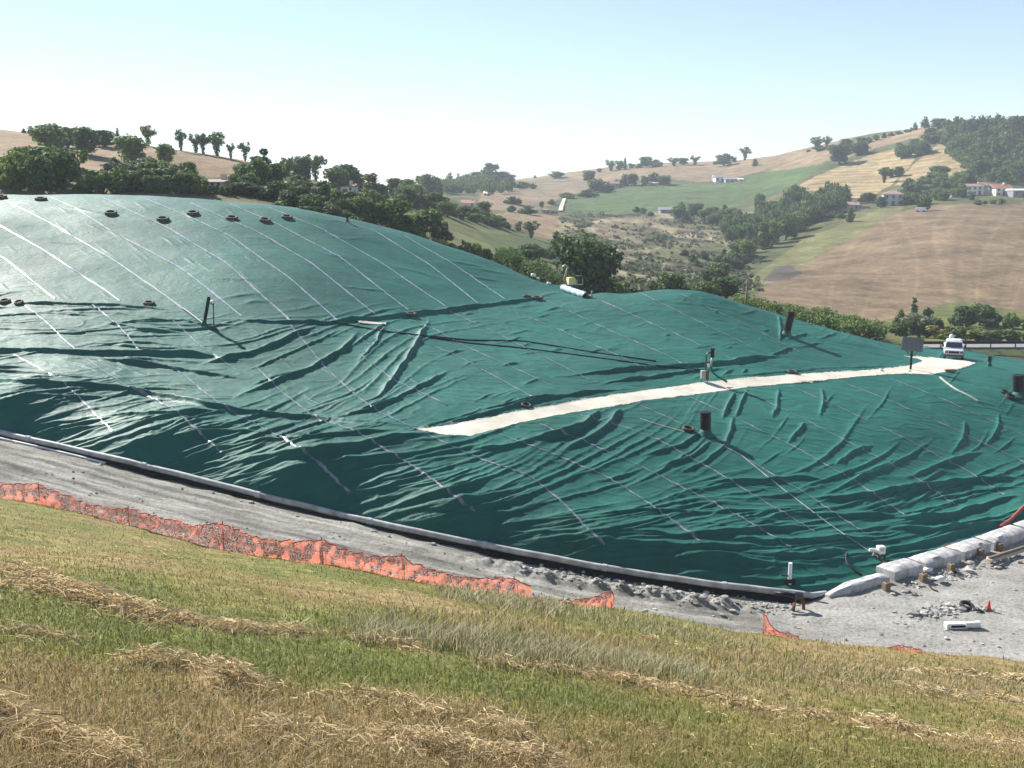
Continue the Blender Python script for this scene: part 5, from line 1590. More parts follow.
def reed_hedge(pts, label, hm, n, mat, name="hedge"):
    cs = []
    for k in range(n):
        t = rng.random() * (len(pts) - 1); i = int(t); f = t - i
        px = pts[i][0] + (pts[i + 1][0] - pts[i][0]) * f; Y = pts[i][1] + (pts[i + 1][1] - pts[i][1]) * f + rng.normal(0, 1.6)
        d = ray(px, 300); x = d[0] * Y; z = tz(x, Y)
        if z is None: continue
        hgt = hm * rng.uniform(.6, 1.15) * (0.85 + .3 * pnoise(np.array(x * .35), np.array(Y * .3), 7))
        m = 5
        zz = rng.random(m) ** .8 * hgt
        cs.append(np.stack([x + rng.normal(0, .16, m), Y + rng.normal(0, .16, m), z + zz], 1))
    c = np.concatenate(cs)
    v, f = quads(c, 0.16, rng, -0.2, 2.6)
    me = raw_mesh(name, v, f, MT[mat])
    return tag(link(bpy.data.objects.new(name, me)), label, "hedge")


reed_hedge([(735, 128), (770, 128), (800, 127), (825, 126), (850, 124), (885, 124)], "strip of tall green reeds behind the right mound, right of the wooden pole", 2.3, 3600, "leaf_mid")
reed_hedge([(498, 146), (520, 142), (545, 136), (575, 130)], "strip of olive reeds between the left mound's shoulder and the excavator", 2.6, 2400, "leaf_mid")
MT["sign_back"] = simple("sign_back", (0.13, 0.135, 0.15), 0.6, var=0.3)
MT["pipe_white"] = simple("pipe_white", (0.40, 0.395, 0.39), 0.6, var=0.45, scale=1.5)
# ================================================================ THINGS ON AND AROUND THE LANDFILL
def mpp(p): return (p[1] * CP - p[2] * SP) / F      # metres per picture pixel at p


def any_hit(px, py):
    best = None
    for bv in (BV, BVG, BVM):
        h = hit_on(bv, px, py)
        if h is not None and (best is None or h.length < best.length): best = h
    return best


def surf_z(x, y):
    zs = [z for z in (drop_on(BV, x, y), drop_on(BVG, x, y)) if z is not None]
    return max(zs) if zs else None


def surf_n(p):
    h = BV.ray_cast(Vector((p.x, p.y, 60)), Vector((0, 0, -1)))
    n = Vector((0, 0, 0))
    for dx, dy in ((.5, 0), (-.5, 0), (0, .5), (0, -.5), (0, 0)):
        h = BV.ray_cast(Vector((p.x + dx, p.y + dy, 60)), Vector((0, 0, -1)))
        if h[1] is not None: n += h[1] if h[1].z > 0 else -h[1]
    return n.normalized() if n.length > 0 else Vector((0, 0, 1))


def tyre_mesh():
    mb = MB()
    R, wd = 0.60, 0.30
    prof = [(R * .56, -.10), (R * .62, -.14), (R * .80, -.155), (R * .95, -.13), (R, -.08), (R * .985, -.03), (R, 0), (R * .985, .03), (R, .08), (R * .95, .13), (R * .80, .155), (R * .62, .14), (R * .56, .10), (R * .66, .06), (R * .74, 0), (R * .66, -.06)]
    mb.lathe(prof, n=28, closed=True)
    return mb


_ty = None


def tyre(p, label, scale=1.0, tilt=None, group="ballast tyres on the covers", mat="dusty_rubber", lift=0.12):
    global _ty
    if _ty is None:
        o = tyre_mesh().build("tyre", MT["dusty_rubber"], smooth=True, auto=50); _ty = o.data
        o2 = tyre_mesh().build("tyre", MT["rubber"], smooth=True, auto=50); tyre.dark = o2.data
        bpy.data.objects.remove(o); bpy.data.objects.remove(o2)
    o = link(bpy.data.objects.new("tyre", _ty if mat == "dusty_rubber" else tyre.dark))
    n = surf_n(p) if tilt is None else Vector(tilt).normalized()
    o.rotation_euler = n.to_track_quat("Z", "Y").to_euler()
    o.location = p + n * lift * scale
    o.scale = (scale,) * 3
    return tag(o, label, "tyre", group)


TY = [((1, 197), 1.0, "leftmost tyre on the crest of the highest mound, cut by the picture edge"), ((41, 199), 1.0, "black tyre on the crest below the drooping dark tree"),
      ((111, 213), 1.0, "dusty tyre lying alone between two bright seams high on the mound, left of the pair"), ((163, 219), 1.0, "lowest of the dusty tyres near the top of the highest mound"),
      ((193, 213), 1.0, "dusty tyre just right of the lowest one near the mound top"), ((232, 218), 1.0, "dusty tyre lying across a bright seam below the orchard trees"),
      ((265, 220), .95, "dusty tyre left of the last close pair near the mound top"), ((287, 217), .95, "dusty tyre at the right end of the line near the mound top"),
      ((303, 208), .75, "small dark tyre on the very edge of the mound crest, beside dry grass")]
for (px, py), s, l in TY: tyre(hit(px, py + 1), l, s)
for (px, py), s, l in [((5, 302), .75, "tyre at the left picture edge on the long berm"), ((19, 303), .6, "smaller tyre second from the left edge on the long berm"), ((149, 304), .75, "brown dusty tyre on the berm left of the leaning black pipe"),
                       ((411, 315), .8, "tyre on the berm below the middle of the highest mound"), ((537, 299), .95, "tyre with pale rim on the berm left of the plastic wrapped pipe"), ((527, 297), .75, "black tyre leaning beside the pale rimmed one on the berm"),
                       ((792, 373), .8, "tyre lying at the upper edge of the white road, right of the well head"), ((526, 406), .6, "small dark tyre by the upper edge of the white road's near end")]:
    tyre(hit(px, py), l, s)


# ---- upright gas wells (black pipes through the cover)
def well(name, base, top, diam_px, label, cat, collar=True, hollow=True, group=None, mat="black_plastic"):
    p = hit(*base); d = ray(*top) * p.y
    t = Vector(d); axis = t - p; L = axis.length; r = diam_px * mpp(p) / 2
    o = empty(name, p)
    q = axis.normalized().to_track_quat("Z", "Y").to_euler()
    b = MB(); b.lathe([(r, -.4), (r, L * .97), (r * .98, L), (r * .80, L), (r * .78, L - .25)], n=26)
    s = b.build("pipe", MT[mat], o, smooth=True, auto=40); s.rotation_euler = q
    c = MB()
    for f in (.12, .62, .93):
        c.lathe([(r * 1.01, L * f), (r * 1.07, L * f + .01), (r * 1.07, L * f + .09), (r * 1.01, L * f + .10)], n=26)
    s = c.build("clamp_ring", MT["black_plastic"], o, smooth=True, auto=40); s.rotation_euler = q
    bt = MB(); n = surf_n(p)
    bt.lathe([(r * 2.0, -.12), (r * 1.5, .06), (r * 1.12, .22), (r * 1.02, .40)], n=26)
    s = bt.build("membrane_boot", MT["membrane"], o, smooth=True); s.rotation_euler = q
    return tag(o, label, cat, group)


well("gas_well", (705.5, 435), (705.5, 412), 10.5, "upright black well pipe on the lowest slope below the white road", "gas well", group="black gas wells")
well("gas_well", (786, 335), (791.5, 312), 7.5, "leaning black well pipe near the crest of the right mound", "gas well", group="black gas wells")
well("gas_well", (1019, 396), (1019, 375), 11, "black well pipe cut by the right picture edge", "gas well", group="black gas wells")
well("vent_pipe", (204, 324), (209, 297), 3.4, "slim leaning black vent pipe on the long berm at left", "vent pipe")
well("vent_pipe", (989, 366), (990, 356.5), 3.6, "short black vent pipe on the crest right of the white truck", "vent pipe")
well("vent_pipe", (347.5, 222), (346.5, 215), 2.6, "tiny black vent pipe on the right shoulder of the highest mound", "vent pipe")
tyre(hit(688, 430), "dusty tyre lying against the left foot of the upright black well", .72, group="tyres by the wells")
tyre(hit(1011, 398), "black tyre lying left of the well at the right picture edge", .85, mat="rubber", group="tyres by the wells")
tyre(hit(1005, 393), "half hidden black tyre behind the one by the right edge well", .7, mat="rubber", group="tyres by the wells")
# thin sampling post beside the vent pipe
p = hit(214, 329); k = mpp(p); o = empty("sampling_post", p)
MB().tube([(0, 0, -.2), (.02, 0, 1.1), (.05, 0, 26 * k)], .045, 8).build("post", MT["dark_metal"], o, smooth=True)
MB().lathe([(.02, 26 * k - .05), (.17, 26 * k), (.19, 26 * k + .13), (.10, 26 * k + .22), (.02, 26 * k + .24)], n=14).build("cap", MT["white_plastic"], o, smooth=True)
MB().tube([(.04, 0, 24 * k), (-.3, 0, 27 * k), (-.45, 0, 27.5 * k)], .03, 6).build("cable", MT["black_plastic"], o)
MB().box((0, 0, .12), (.32, .3, .26), bevel=.03).build("base", MT["dark_metal"], o)
tag(o, "thin dark post with a white cap right of the slim leaning pipe", "post")

# ---- well head with swan neck and box by the white road
p = hit(705, 382); k = mpp(p); o = empty("well_head", p)
MB().tube([(.02, 0, .4), (.02, 0, 25 * k), (.06, 0, 28.5 * k), (.22, 0, 29.5 * k), (.42, 0, 29.5 * k)], .065, 8).build("swan_neck", MT["dark_metal"], o, smooth=True)
MB().lathe([(.15, 25 * k), (.15, 33 * k), (.17, 33 * k), (.17, 34 * k), (.05, 34 * k)], c=(.5, 0, 0), n=16).build("filter_can", MT["black_plastic"], o, smooth=True, auto=40)
MB().tube([(.5, 0, 25 * k), (.44, 0, 20 * k), (.4, 0, 16 * k)], .08, 8).build("valve_stem", MT["grey_metal"], o, smooth=True)
bx = MB().box((-.16, 0, .58), (.34, .5, .62), bevel=.03).build("control_box", MT["dirty_white"], o)
MB().box((-.16, -.26, .58), (.26, .02, .5)).build("box_door", MT["grey_metal"], bx)
MB().box((.13, -.02, .56), (.22, .42, .74), bevel=.02).build("rust_panel", MT["rust"], o)
MB().tube([(-.25, 0, -.1), (-.25, 0, .3)], .03, 6).tube([(.2, 0, -.1), (.2, 0, .3)], .03, 6).build("leg", MT["dark_metal"], o)
MB().tube([(.4, 0, 16 * k), (.55, -.1, 10 * k), (.9, -.25, 6 * k), (1.6, -.5, 1 * k)], .07, 8).build("hose", MT["membrane"], o, smooth=True)
MB().lathe([(.02, 15 * k), (.13, 15.5 * k), (.13, 18 * k), (.02, 18.5 * k)], c=(.22, 0, 0), n=12).build("valve", MT["white_plastic"], o, smooth=True)
tag(o, "gas well head with swan neck pipe and small box at the white road's edge", "well head")


# ---- lines lying on the sheeting
def lay(name, poly, r, mat, label, cat, group=None, lift=0.0, step=1.5):
    pts = []
    for (a, b) in zip(poly[:-1], poly[1:]):
        n = max(1, int(math.hypot(b[0] - a[0], b[1] - a[1]) / step / 2))
        pts += [(a[0] + (b[0] - a[0]) * k / n, a[1] + (b[1] - a[1]) * k / n) for k in range(n)]
    pts.append(poly[-1])
    w = []
    for (x, y) in pts:
        h = any_hit(x, y)
        if h is None: continue
        if w and (Vector((h.x, h.y)) - Vector((w[-1].x, w[-1].y))).length > 3: continue
        w.append(Vector((h.x, h.y, surf_z(h.x, h.y) if surf_z(h.x, h.y) is not None else h.z)))
    for _ in range(2):
        w = [w[0]] + [(w[i - 1] + w[i] * 2 + w[i + 1]) / 4 for i in range(1, len(w) - 1)] + [w[-1]]
    w = [q + Vector((0, 0, r * 0.75 + lift)) for q in w]
    o = MB().tube(w, r, 8).build(name, MT[mat], smooth=True, auto=60)
    return tag(o, label, cat, group)


lay("cable", [(332, 322), (380, 331), (425, 336), (470, 340.5), (520, 341), (541, 344), (590, 352), (656, 361.5)], .05, "black_plastic", "upper of two dark cables running from the berm towards the well head", "cable", "cables across the middle cover")
lay("cable", [(425, 337), (470, 343.5), (510, 347), (560, 353), (605, 359), (656, 366), (700, 370)], .05, "black_plastic", "lower of two dark cables running from the berm towards the well head", "cable", "cables across the middle cover")
lay("hose", [(183, 309), (190, 314), (203, 324)], .08, "dirty_white", "pale hose lying left of the slim leaning black pipe", "hose")
lay("rope", [(742, 456), (780, 487), (830, 525), (876, 556), (886, 563)], .028, "dirty_white", "thin pale rope stretched down the lowest slope to the white pump", "rope")
lay("rope", [(640, 419), (662, 426), (684, 432)], .03, "house_cream", "short yellowish rope left of the upright black well", "rope")
lay("hose", [(940, 378), (947, 384), (957, 391), (968, 396), (978, 402)], .09, "dirty_white", "pale hose snaking down from the white road's right end", "hose")
lay("hose", [(862, 576), (853, 570), (846, 563), (844, 558), (847, 554)], .06, "rubber", "black hose curling on the cover left of the white pump", "hose")
lay("hose", [(894, 570), (905, 564), (930, 555), (957, 545)], .11, "red_hose", "long dull red hose behind the concrete blocks", "hose")
lay("hose", [(1000, 528), (1012, 520), (1020, 511), (1026, 506)], .10, "red_hose", "short red hose end at the right picture edge above the blocks", "hose")
# small geotextile patch on the berm
o = strip("geotextile_patch", [(358, 322.0), (372, 323.6), (386, 324.2)], .55, MT["geotextile"], None, .06)
if o: tag(o, "small pale fabric patch on the berm below the mound", "fabric patch")
# blocks beside the road's head
p = hit(950, 372); o = MB().box((0, 0, .12), (.95, .24, .26), rot=(0, 0, .05), bevel=.02).build("sleeper", MT["wood"]); o.location = p
tag(o, "dark timber sleeper lying at the lower edge of the white road below the truck", "sleeper")
for (px, py), s, l in [((881, 371), .22, "small white stone beside the road left of the sign board"), ((909, 371.5), .2, "white stone at the foot of the sign board's post")]:
    p = hit(px, py)
    o = MB().box((0, 0, s * .4), (s * 1.5, s, s), rot=(.1, .2, .5), bevel=s * .28).build("stone", MT["white_plastic"]); o.location = p; tag(o, l, "stone", "white stones by the road")

# ---- sign board seen from behind
p = hit(910.5, 369.5); k = mpp(p); o = empty("sign_board", p)
MB().box((0, 0, 10 * k), (.16, .13, 22 * k + .4), bevel=.015).build("post", MT["black_plastic"], o)
pn = MB().box((0, -.08, 25.5 * k), (1.78, .05, 1.2), rot=(-.12, .08, -.35), bevel=.012).build("panel", MT["sign_back"], o)
MB().box((0, -.0, 28 * k), (1.6, .05, .07), rot=(0, .08, -.35)).build("rail", MT["dark_metal"], o)
MB().tube([(-.6, .15, 20 * k), (0, 0, 13 * k)], .035, 6).build("brace", MT["dark_metal"], o)
MB().tube([(.6, -.2, 20 * k), (0, 0, 13 * k)], .035, 6).build("brace", MT["dark_metal"], o)
tag(o, "tilted grey sign board on a black post beside the white road", "sign")

# ---- white truck on the plateau, front towards the camera
p = Vector(W(953, 361, 97.5)); zz = drop_on(BV, p.x, p.y); p.z = (zz if zz is not None else p.z) + .02
t = empty("pickup_truck", p, rz=-0.40)
MB().box((0, .9, .78), (1.82, 2.0, .70), bevel=.10).box((0, 3.2, .80), (1.82, 2.6, .62), bevel=.06).build("body", MT["shaded_white_paint"], t, smooth=True, auto=35)
MB().box((0, -.62, .80), (1.76, 1.3, .46), taper=.94, bevel=.10).build("bonnet", MT["shaded_white_paint"], t, smooth=True, auto=35)
MB().box((0, 1.05, 1.40), (1.66, 1.75, .66), taper=.86, bevel=.08).build("cab", MT["white_paint"], t, smooth=True, auto=35)
MB().box((0, .125, 1.37), (1.46, .05, .52), rot=(-.27, 0, 0), bevel=.02).build("windscreen", MT["glass_dark"], t)
MB().box((0, 1.0, 1.79), (1.52, 1.3, .16), taper=.8, bevel=.06).build("roof_rack", MT["white_paint"], t, smooth=True, auto=35)
MB().box((0, -1.29, .50), (1.78, .14, .2), bevel=.04).build("bumper", MT["dark_metal"], t)
MB().box((0, -1.275, .82), (.9, .05, .2), bevel=.015).build("grille", MT["black_plastic"], t)
for s in (-1, 1):
    MB().box((.68 * s, -1.275, .82), (.28, .06, .18), bevel=.02).build("headlight", MT["glass_dark"], t)
    MB().box((1.0 * s, .2, 1.28), (.2, .08, .22), bevel=.02).build("mirror", MT["black_plastic"], t)
    for y in (-.65, 3.1):
        wb = MB(); wb.lathe([(.18, -.1), (.34, -.11), (.36, -.08), (.36, .08), (.34, .11), (.18, .1)], n=22, closed=True)
        wo = wb.build("wheel", MT["rubber"], t, smooth=True, auto=40); wo.rotation_euler = (0, math.pi / 2, 0); wo.location = (.80 * s, y, .36)
        ro = MB().lathe([(.02, -.07), (.17, -.05), (.19, -.09), (.19, .09), (.17, .05), (.02, .07)], n=18).build("rim", MT["grey_metal"], wo, smooth=True, auto=40)
tag(t, "white pickup truck facing the camera at the head of the white road", "pickup truck")
p = Vector(W(950.5, 352, 103)); o = empty("marker_post", p)
MB().tube([(0, 0, -1.2), (.02, 0, 1.35)], .13, 10).build("post", MT["house_grey"], o, smooth=True)
MB().lathe([(.05, 1.3), (.22, 1.36), (.24, 1.62), (.16, 1.82), (.03, 1.88)], n=14).build("cap", MT["white_plastic"], o, smooth=True)
MB().box((.33, 0, .25), (.3, .25, .25), bevel=.06).build("bracket", MT["white_plastic"], o)
tag(o, "grey post with a rounded white cap rising behind the white truck", "post")

# ---- yellow mini excavator behind the crest
p = hit_at(573, 119); p = Vector(W(572, 291, 119)); k = mpp(p)
e = empty("mini_excavator", p, rz=.25)
MB().box((-.45, 0, .25), (.35, 1.9, .5), bevel=.12).build("track", MT["rubber"], e)
MB().box((.45, 0, .25), (.35, 1.9, .5), bevel=.12).build("track", MT["rubber"], e)
MB().box((0, 0, .62), (1.2, 1.4, .3), bevel=.05).build("turntable", MT["dark_metal"], e)
MB().box((-.12, 0, 1.15), (.9, 1.1, .95), bevel=.1).build("engine_cover", MT["yellow_paint"], e)
cb = MB()
for x, y in ((.42, -.5), (.42, .5), (1.15, -.5), (1.15, .5)): cb.box((x, y, 1.25), (.08, .08, 1.1), bevel=.01)
cb.box((.785, 0, 1.82), (.86, 1.12, .10), bevel=.03).box((.785, 0, .78), (.8, 1.0, .12), bevel=.02)
cb.build("cab", MT["yellow_paint"], e)
MB().box((.785, 0, 1.25), (.68, .92, .85)).build("cab_glass", MT["glass_dark"], e)
MB().tube([(-.75, -.2, .7), (-1.0, -.25, 1.6), (-.62, -.3, 2.9)], [.16, .14, .12], 8).build("boom", MT["pale_wood"], e, smooth=True)
MB().tube([(-.62, -.3, 2.9), (-1.1, -.34, 3.1)], [.11, .10], 8).build("arm", MT["pale_wood"], e, smooth=True)
MB().box((-1.15, -.35, 2.95), (.32, .4, .3), rot=(0, .5, 0), taper=.7, bevel=.03).build("bucket", MT["dirty_white"], e)
tag(e, "yellow mini excavator half hidden behind the crest by the big round tree", "excavator")
# ---- plastic wrapped pipe on the crest
a, b = hit(563, 290) + Vector((0, 0, .22)), hit(585, 297.5) + Vector((0, 0, .22))
mb = MB(); n = 14
pts = [a.lerp(b, i / n) + Vector((0, 0, .05 * math.sin(i * 2.1))) for i in range(n + 1)]
mb.tube(pts, [.34 + .035 * math.sin(i * 1.7) for i in range(n + 1)], 14, cap=False)
o = empty("wrapped_pipe", a)
c = mb.build("plastic_wrap", MT["sheet_blue"], o, smooth=True); c.location = -a
c = MB().tube([a.lerp(b, .02), a.lerp(b, 1.03)], .27, 14).build("pipe_core", MT["black_plastic"], o, smooth=True, auto=40); c.location = -a
tag(o, "pipe wrapped in pale blue plastic sheet on the crest below the excavator", "pipe")
p = hit(590, 298)
o = empty("tap_stand", p)
MB().tube([(-.35, 0, .15), (.1, 0, .18)], .09, 8).build("elbow", MT["dark_metal"], o, smooth=True)
MB().tube([(.12, 0, 0), (.14, 0, .45), (.22, 0, .72)], .06, 8).lathe([(.02, .1), (.16, .12), (.16, .3), (.02, .32)], c=(.14, 0, 0), n=12).build("tap", MT["dirty_white"], o, smooth=True)
tag(o, "small white tap with black elbow right of the wrapped pipe", "tap")
for (px, py, s, l) in [(533.5, 276.5, .42, "larger white sack on the crest left of the excavator"), (538, 279, .28, "small pale sack right of the larger white one on the crest"), (549, 284.5, .34, "white sack nearest the wrapped pipe's left end")]:
    p = hit(px, py) or Vector(W(px, py, 108)); z_ = surf_z(p.x, p.y)
    o = MB().box((0, 0, s * .35), (s * 1.3, s * .9, s * .8), rot=(.1, .1, .4), bevel=s * .3).build("sack", MT["white_plastic"], smooth=True); o.location = p; tag(o, l, "sack", "white sacks on the crest")
# ---- wooden utility pole
p = hit_at(748.5, 126); d = ray(748.5, 280); H = d[2] * p.y - p.z
o = empty("utility_pole", p)
MB().tube([(0, 0, -.3), (0, 0, H)], [.16, .12], 10).build("pole", MT["wood"], o, smooth=True)
MB().box((0, 0, H - .5), (.9, .1, .12), bevel=.02).build("crossarm", MT["wood"], o)
tag(o, "short wooden pole rising behind the right mound left of the reeds", "pole")
# ---- road with rail beyond the plateau
R0, R1, R2 = Vector(W(845, 349, 123)), Vector(W(910, 347.5, 125)), Vector(W(1250, 346, 130))
mb = MB(); wl = MB()
seg = [R0 + (R1 - R0) * (i / 5) for i in range(5)] + [R1 + (R2 - R1) * (i / 12) for i in range(13)]
v = []; f = []
for i, q in enumerate(seg):
    v += [(q.x, q.y, q.z), (q.x + .2, q.y + 4.2, q.z + .02), (q.x + .2, q.y + 5.5, q.z - 3), (q.x, q.y - .05, q.z - .14), (q.x, q.y - 1.5, q.z - 3)]
    if i:
        a = (i - 1) * 5; b = i * 5
        f += [(a, b, b + 1, a + 1), (a + 1, b + 1, b + 2, a + 2), (a + 3, b + 3, b, a)]
me = bpy.data.meshes.new("road"); me.from_pydata(v, [], f); me.materials.append(MT["asphalt"]); me.update()
tag(link(bpy.data.objects.new("road", me)), "pale country road beyond the landfill at right", "road", kind="structure")
g = empty("guard_rail", R1)
mb = MB()
mb.tube([R1 - R1 + Vector((.5, -.15, .62)), R2 - R1 + Vector((0, -.15, .62))], .2, 6).build("rail", MT["black_plastic"], g)
Lr = (R2 - R1)
for i in range(14):
    q = Lr * (i / 14 + .015)
    MB().box((q.x, q.y - .05, q.z + .3), (.12, .12, .75), bevel=.01).build("post", MT["dark_metal"], g)
tag(g, "dark steel guard rail along the road behind the white truck", "guard rail")
wl = MB()
for a, b in zip(seg[:5], seg[1:6]):
    m = (a + b) / 2; L = (b - a).length
    wl.box((m.x, m.y - .35, m.z - .62), (L + .02, .3, .95), rot=(0, 0, math.atan2(b.y - a.y, b.x - a.x)))
tag(wl.build("retaining_wall", MT["dark_metal"]), "low dark retaining wall under the road behind the sign board", "wall")

v = []; f = []
for i, q in enumerate(seg):
    v += [(q.x, q.y - .1, q.z - .16), (q.x - .1, q.y - 2.2, q.z - 1.3), (q.x - .3, q.y - 6, q.z - 2.6)]
    if i:
        a = (i - 1) * 3; b = i * 3
        f += [(a + 1, b + 1, b, a), (a + 2, b + 2, b + 1, a + 1)]
me = bpy.data.meshes.new("bank"); me.from_pydata(v, [], f); me.materials.append(MT["grass_bank"]); me.update()
tag(link(bpy.data.objects.new("ground", me)), "grassy bank below the far road", "bank", kind="structure")

# ================================================================ TOE OF THE LANDFILL
PIPE = [(-140, 400), (-60, 418.5), (0, 432.5), (60, 446), (128, 461.5), (200, 479.5), (280, 500), (352, 517.5), (430, 534), (505, 549), (600, 567), (663, 577), (720, 585), (792, 593), (812, 596), (840, 592)]
pw = []
for a, b in zip(PIPE[:-1], PIPE[1:]):
    n = max(1, int((b[0] - a[0]) / 12))
    for k_ in range(n):
        px, py = a[0] + (b[0] - a[0]) * k_ / n, a[1] + (b[1] - a[1]) * k_ / n
        u = ray(px, py)[0]; Y = float(toeY(u)) - .12
        pw.append(Vector((u * Y, Y, float(ray(px, py)[2]) * Y)))
o = MB().tube([q + Vector((0, 0, .012 * math.sin(i * 1.3))) for i, q in enumerate(pw)], .175, 12).build("pipe", MT["pipe_white"], smooth=True, auto=60)
tag(o, "long whitish pipe running along the toe of the green cover", "pipe")
for i in range(4, len(pw) - 2, 9):
    MB().tube([pw[i].lerp(pw[i + 1], .2), pw[i].lerp(pw[i + 1], .55)], .20, 12).build("sleeve", MT["house_grey"], o, smooth=True, auto=50)
# black strip painting the shadow gap under the pipe, and white strip on its outer edge
v = []; f = []
for i, q in enumerate(pw):
    u = q.x / q.y
    r0 = Vector((q.x, q.y + .35, q.z + .05)); 
    y1, y2 = q.y - .40, q.y - .25
    z1 = drop_on(BVG, u * y1, y1); z2 = drop_on(BVG, u * y2, y2)
    z1 = z1 if z1 is not None else q.z - .3; z2 = z2 if z2 is not None else q.z - .3
    v += [tuple(r0), (u * y2, y2, z2 + .05), (u * y1, y1 - .1 * math.sin(i * .9), z1 + .03)]
    if i:
        a = (i - 1) * 3; b = i * 3
        f += [(a, a + 1, b + 1, b), (a + 1, a + 2, b + 2, b + 1)]
me = bpy.data.meshes.new("pipe_shade_strip"); me.from_pydata(v, [], f); me.materials.append(MT["black_plastic"]); me.update()
tag(link(bpy.data.objects.new("pipe_shade_strip", me)), "dark strip standing for the shade under the long whitish toe pipe", "painted shade")
lay("strip", [(-80, 421), (0, 439), (40, 448), (80, 457.5), (106, 464)], .07, "white_plastic", "thin white pipe below the toe pipe at the left picture edge", "pipe")
bpy.context.view_layer.update()

# ---- concrete blocks along the right toe
SP_ = [(830, 600.5), (893, 582), (924, 573.5), (963, 561.5), (992, 551.5), (1030, 537.5), (1070, 523), (1110, 510), (1160, 494)]
bwp = []
for px, py in SP_:
    h = hit_on(BVG, px, py); bwp.append(h)
desc = ["longest block nearest the white pipe end", "short block beside the orange straps", "block between the second and third brown stubs", "block behind the third brown stub", "last whole block before the right picture edge", "block cut by the right picture edge", "block outside", "block outside"]
rng = np.random.default_rng(3)
for i in range(6):
    a, b = bwp[i], bwp[i + 1]
    a, b = a.lerp(b, .03), b.lerp(a, .05)
    d = Vector((b.x - a.x, b.y - a.y, 0)); L = d.length; ang = math.atan2(d.y, d.x); nrm = Vector((-math.sin(ang), math.cos(ang), 0))
    import bmesh
    bm = bmesh.new(); bmesh.ops.create_grid(bm, x_segments=14, y_segments=6, size=.5)
    vt = []
    nx, ny = 15, 7
    W_ = (0.55 if i == 0 else 0.95); Hh = (.42 if i == 0 else .62)
    for vv in bm.verts:
        x, y = vv.co.x, vv.co.y
        e = min(.5 - abs(x), .5 - abs(y) * 1.0)
        tap = 1 if i else (0.45 + .55 * min(1, (x + .5) / .35))
        zt = Hh * tap * (1 - max(0, 1 - e / .09) ** 2 * .16) + .035 * float(pnoise(np.array(x * 7 + i * 9), np.array(y * 5), 7))
        if abs(y) > .499 or abs(x) > .499: zt -= .03
        vv.co = Vector((x * (L - .06), y * W_ * 1.25 * (tap if i == 0 else 1), zt))
    ex = bmesh.ops.extrude_edge_only(bm, edges=[e for e in bm.edges if e.is_boundary])
    for q in ex["geom"]:
        if isinstance(q, bmesh.types.BMVert):
            q.co.z = -.25; q.co.y *= 1.02
    bmesh.ops.recalc_face_normals(bm, faces=bm.faces)
    me = bpy.data.meshes.new("concrete_block"); bm.to_mesh(me); bm.free(); me.materials.append(MT["concrete"])
    me.polygons.foreach_set("use_smooth", np.ones(len(me.polygons), bool)); me.set_sharp_from_angle(angle=math.radians(40))
    o = link(bpy.data.objects.new("concrete_block", me))
    mid = (a + b) / 2 + nrm * (W_ * .62)
    o.location = mid + Vector((0, 0, .02)); o.rotation_euler = (0, -math.asin(max(-.2, min(.2, (b.z - a.z) / max(L, .1)))), ang)
    tag(o, "rough pale concrete kerb block, " + desc[i], "concrete block", "concrete blocks along the toe")
for (px, py), l in [((886, 590), "first brown stub in front of the blocks, counted from the white post"), ((923, 581), "second brown stub, beside the joint right of the short block"), ((951, 571), "third brown stub, with a black hose at its foot"), ((980, 556), "largest brown stub, above the timber beam's left end"), ((999, 550), "last brown stub, just above the timber beam")]:
    p = hit_on(BVG, px, py)
    o = empty("anchor_stub", p, rz=.4)
    MB().box((0, 0, .18), (.34, .3, .46), bevel=.03).build("block", MT["wood"], o)
    MB().tube([(0, 0, .35), (0, 0, .5)], .04, 6).build("bolt", MT["rust"], o)
    tag(o, l, "stub", "brown anchor stubs")
for (px, py), l in [((928, 573), "small white sandbag in the joint above the second brown stub"), ((967, 558.5), "white sandbag in the joint above the third brown stub"), ((992, 548), "small white sandbag between the last two brown stubs"), ((940, 582), "pale sandbag lying on the gravel left of the third stub"), ((1013, 541), "white sandbag under the last whole block")]:
    p = hit_on(BVG, px, py)
    o = MB().box((0, 0, .2), (.5, .3, .22), rot=(0.1, .05, .5), bevel=.09).build("sandbag", MT["white_plastic"], smooth=True); o.location = p
    tag(o, l, "sandbag", "white sandbags by the blocks")
# black loops of strapping at stubs
for (pts, l) in [([(928, 584), (931, 590), (938, 592)], "black strap loop at the foot of the second brown stub"), ([(955, 571), (957, 577), (964, 580)], "black strap loop at the foot of the third brown stub")]:
    lay("strap", pts, .045, "rubber", l, "strap", "black strap loops")
a, b = hit_on(BVG, 989, 566), hit_on(BVG, 1060, 544)
d = (b - a); ang = math.atan2(d.y, d.x)
o = empty("timber_beam", (a + b) / 2 + Vector((0, 0, .30)), rz=ang)
MB().box((0, 0, .05), (d.length, .26, .16), bevel=.012).build("beam", MT["pale_wood"], o)
MB().box((0, .06, .19), (d.length * .98, .12, .1), bevel=.012).build("board", MT["wood"], o)
MB().box((-d.length * .3, 0, -.17), (.2, .3, .28)).box((d.length * .3, 0, -.17), (.2, .3, .28)).build("prop", MT["wood"], o)
tag(o, "long timber beam propped on the gravel at the right picture edge", "beam")
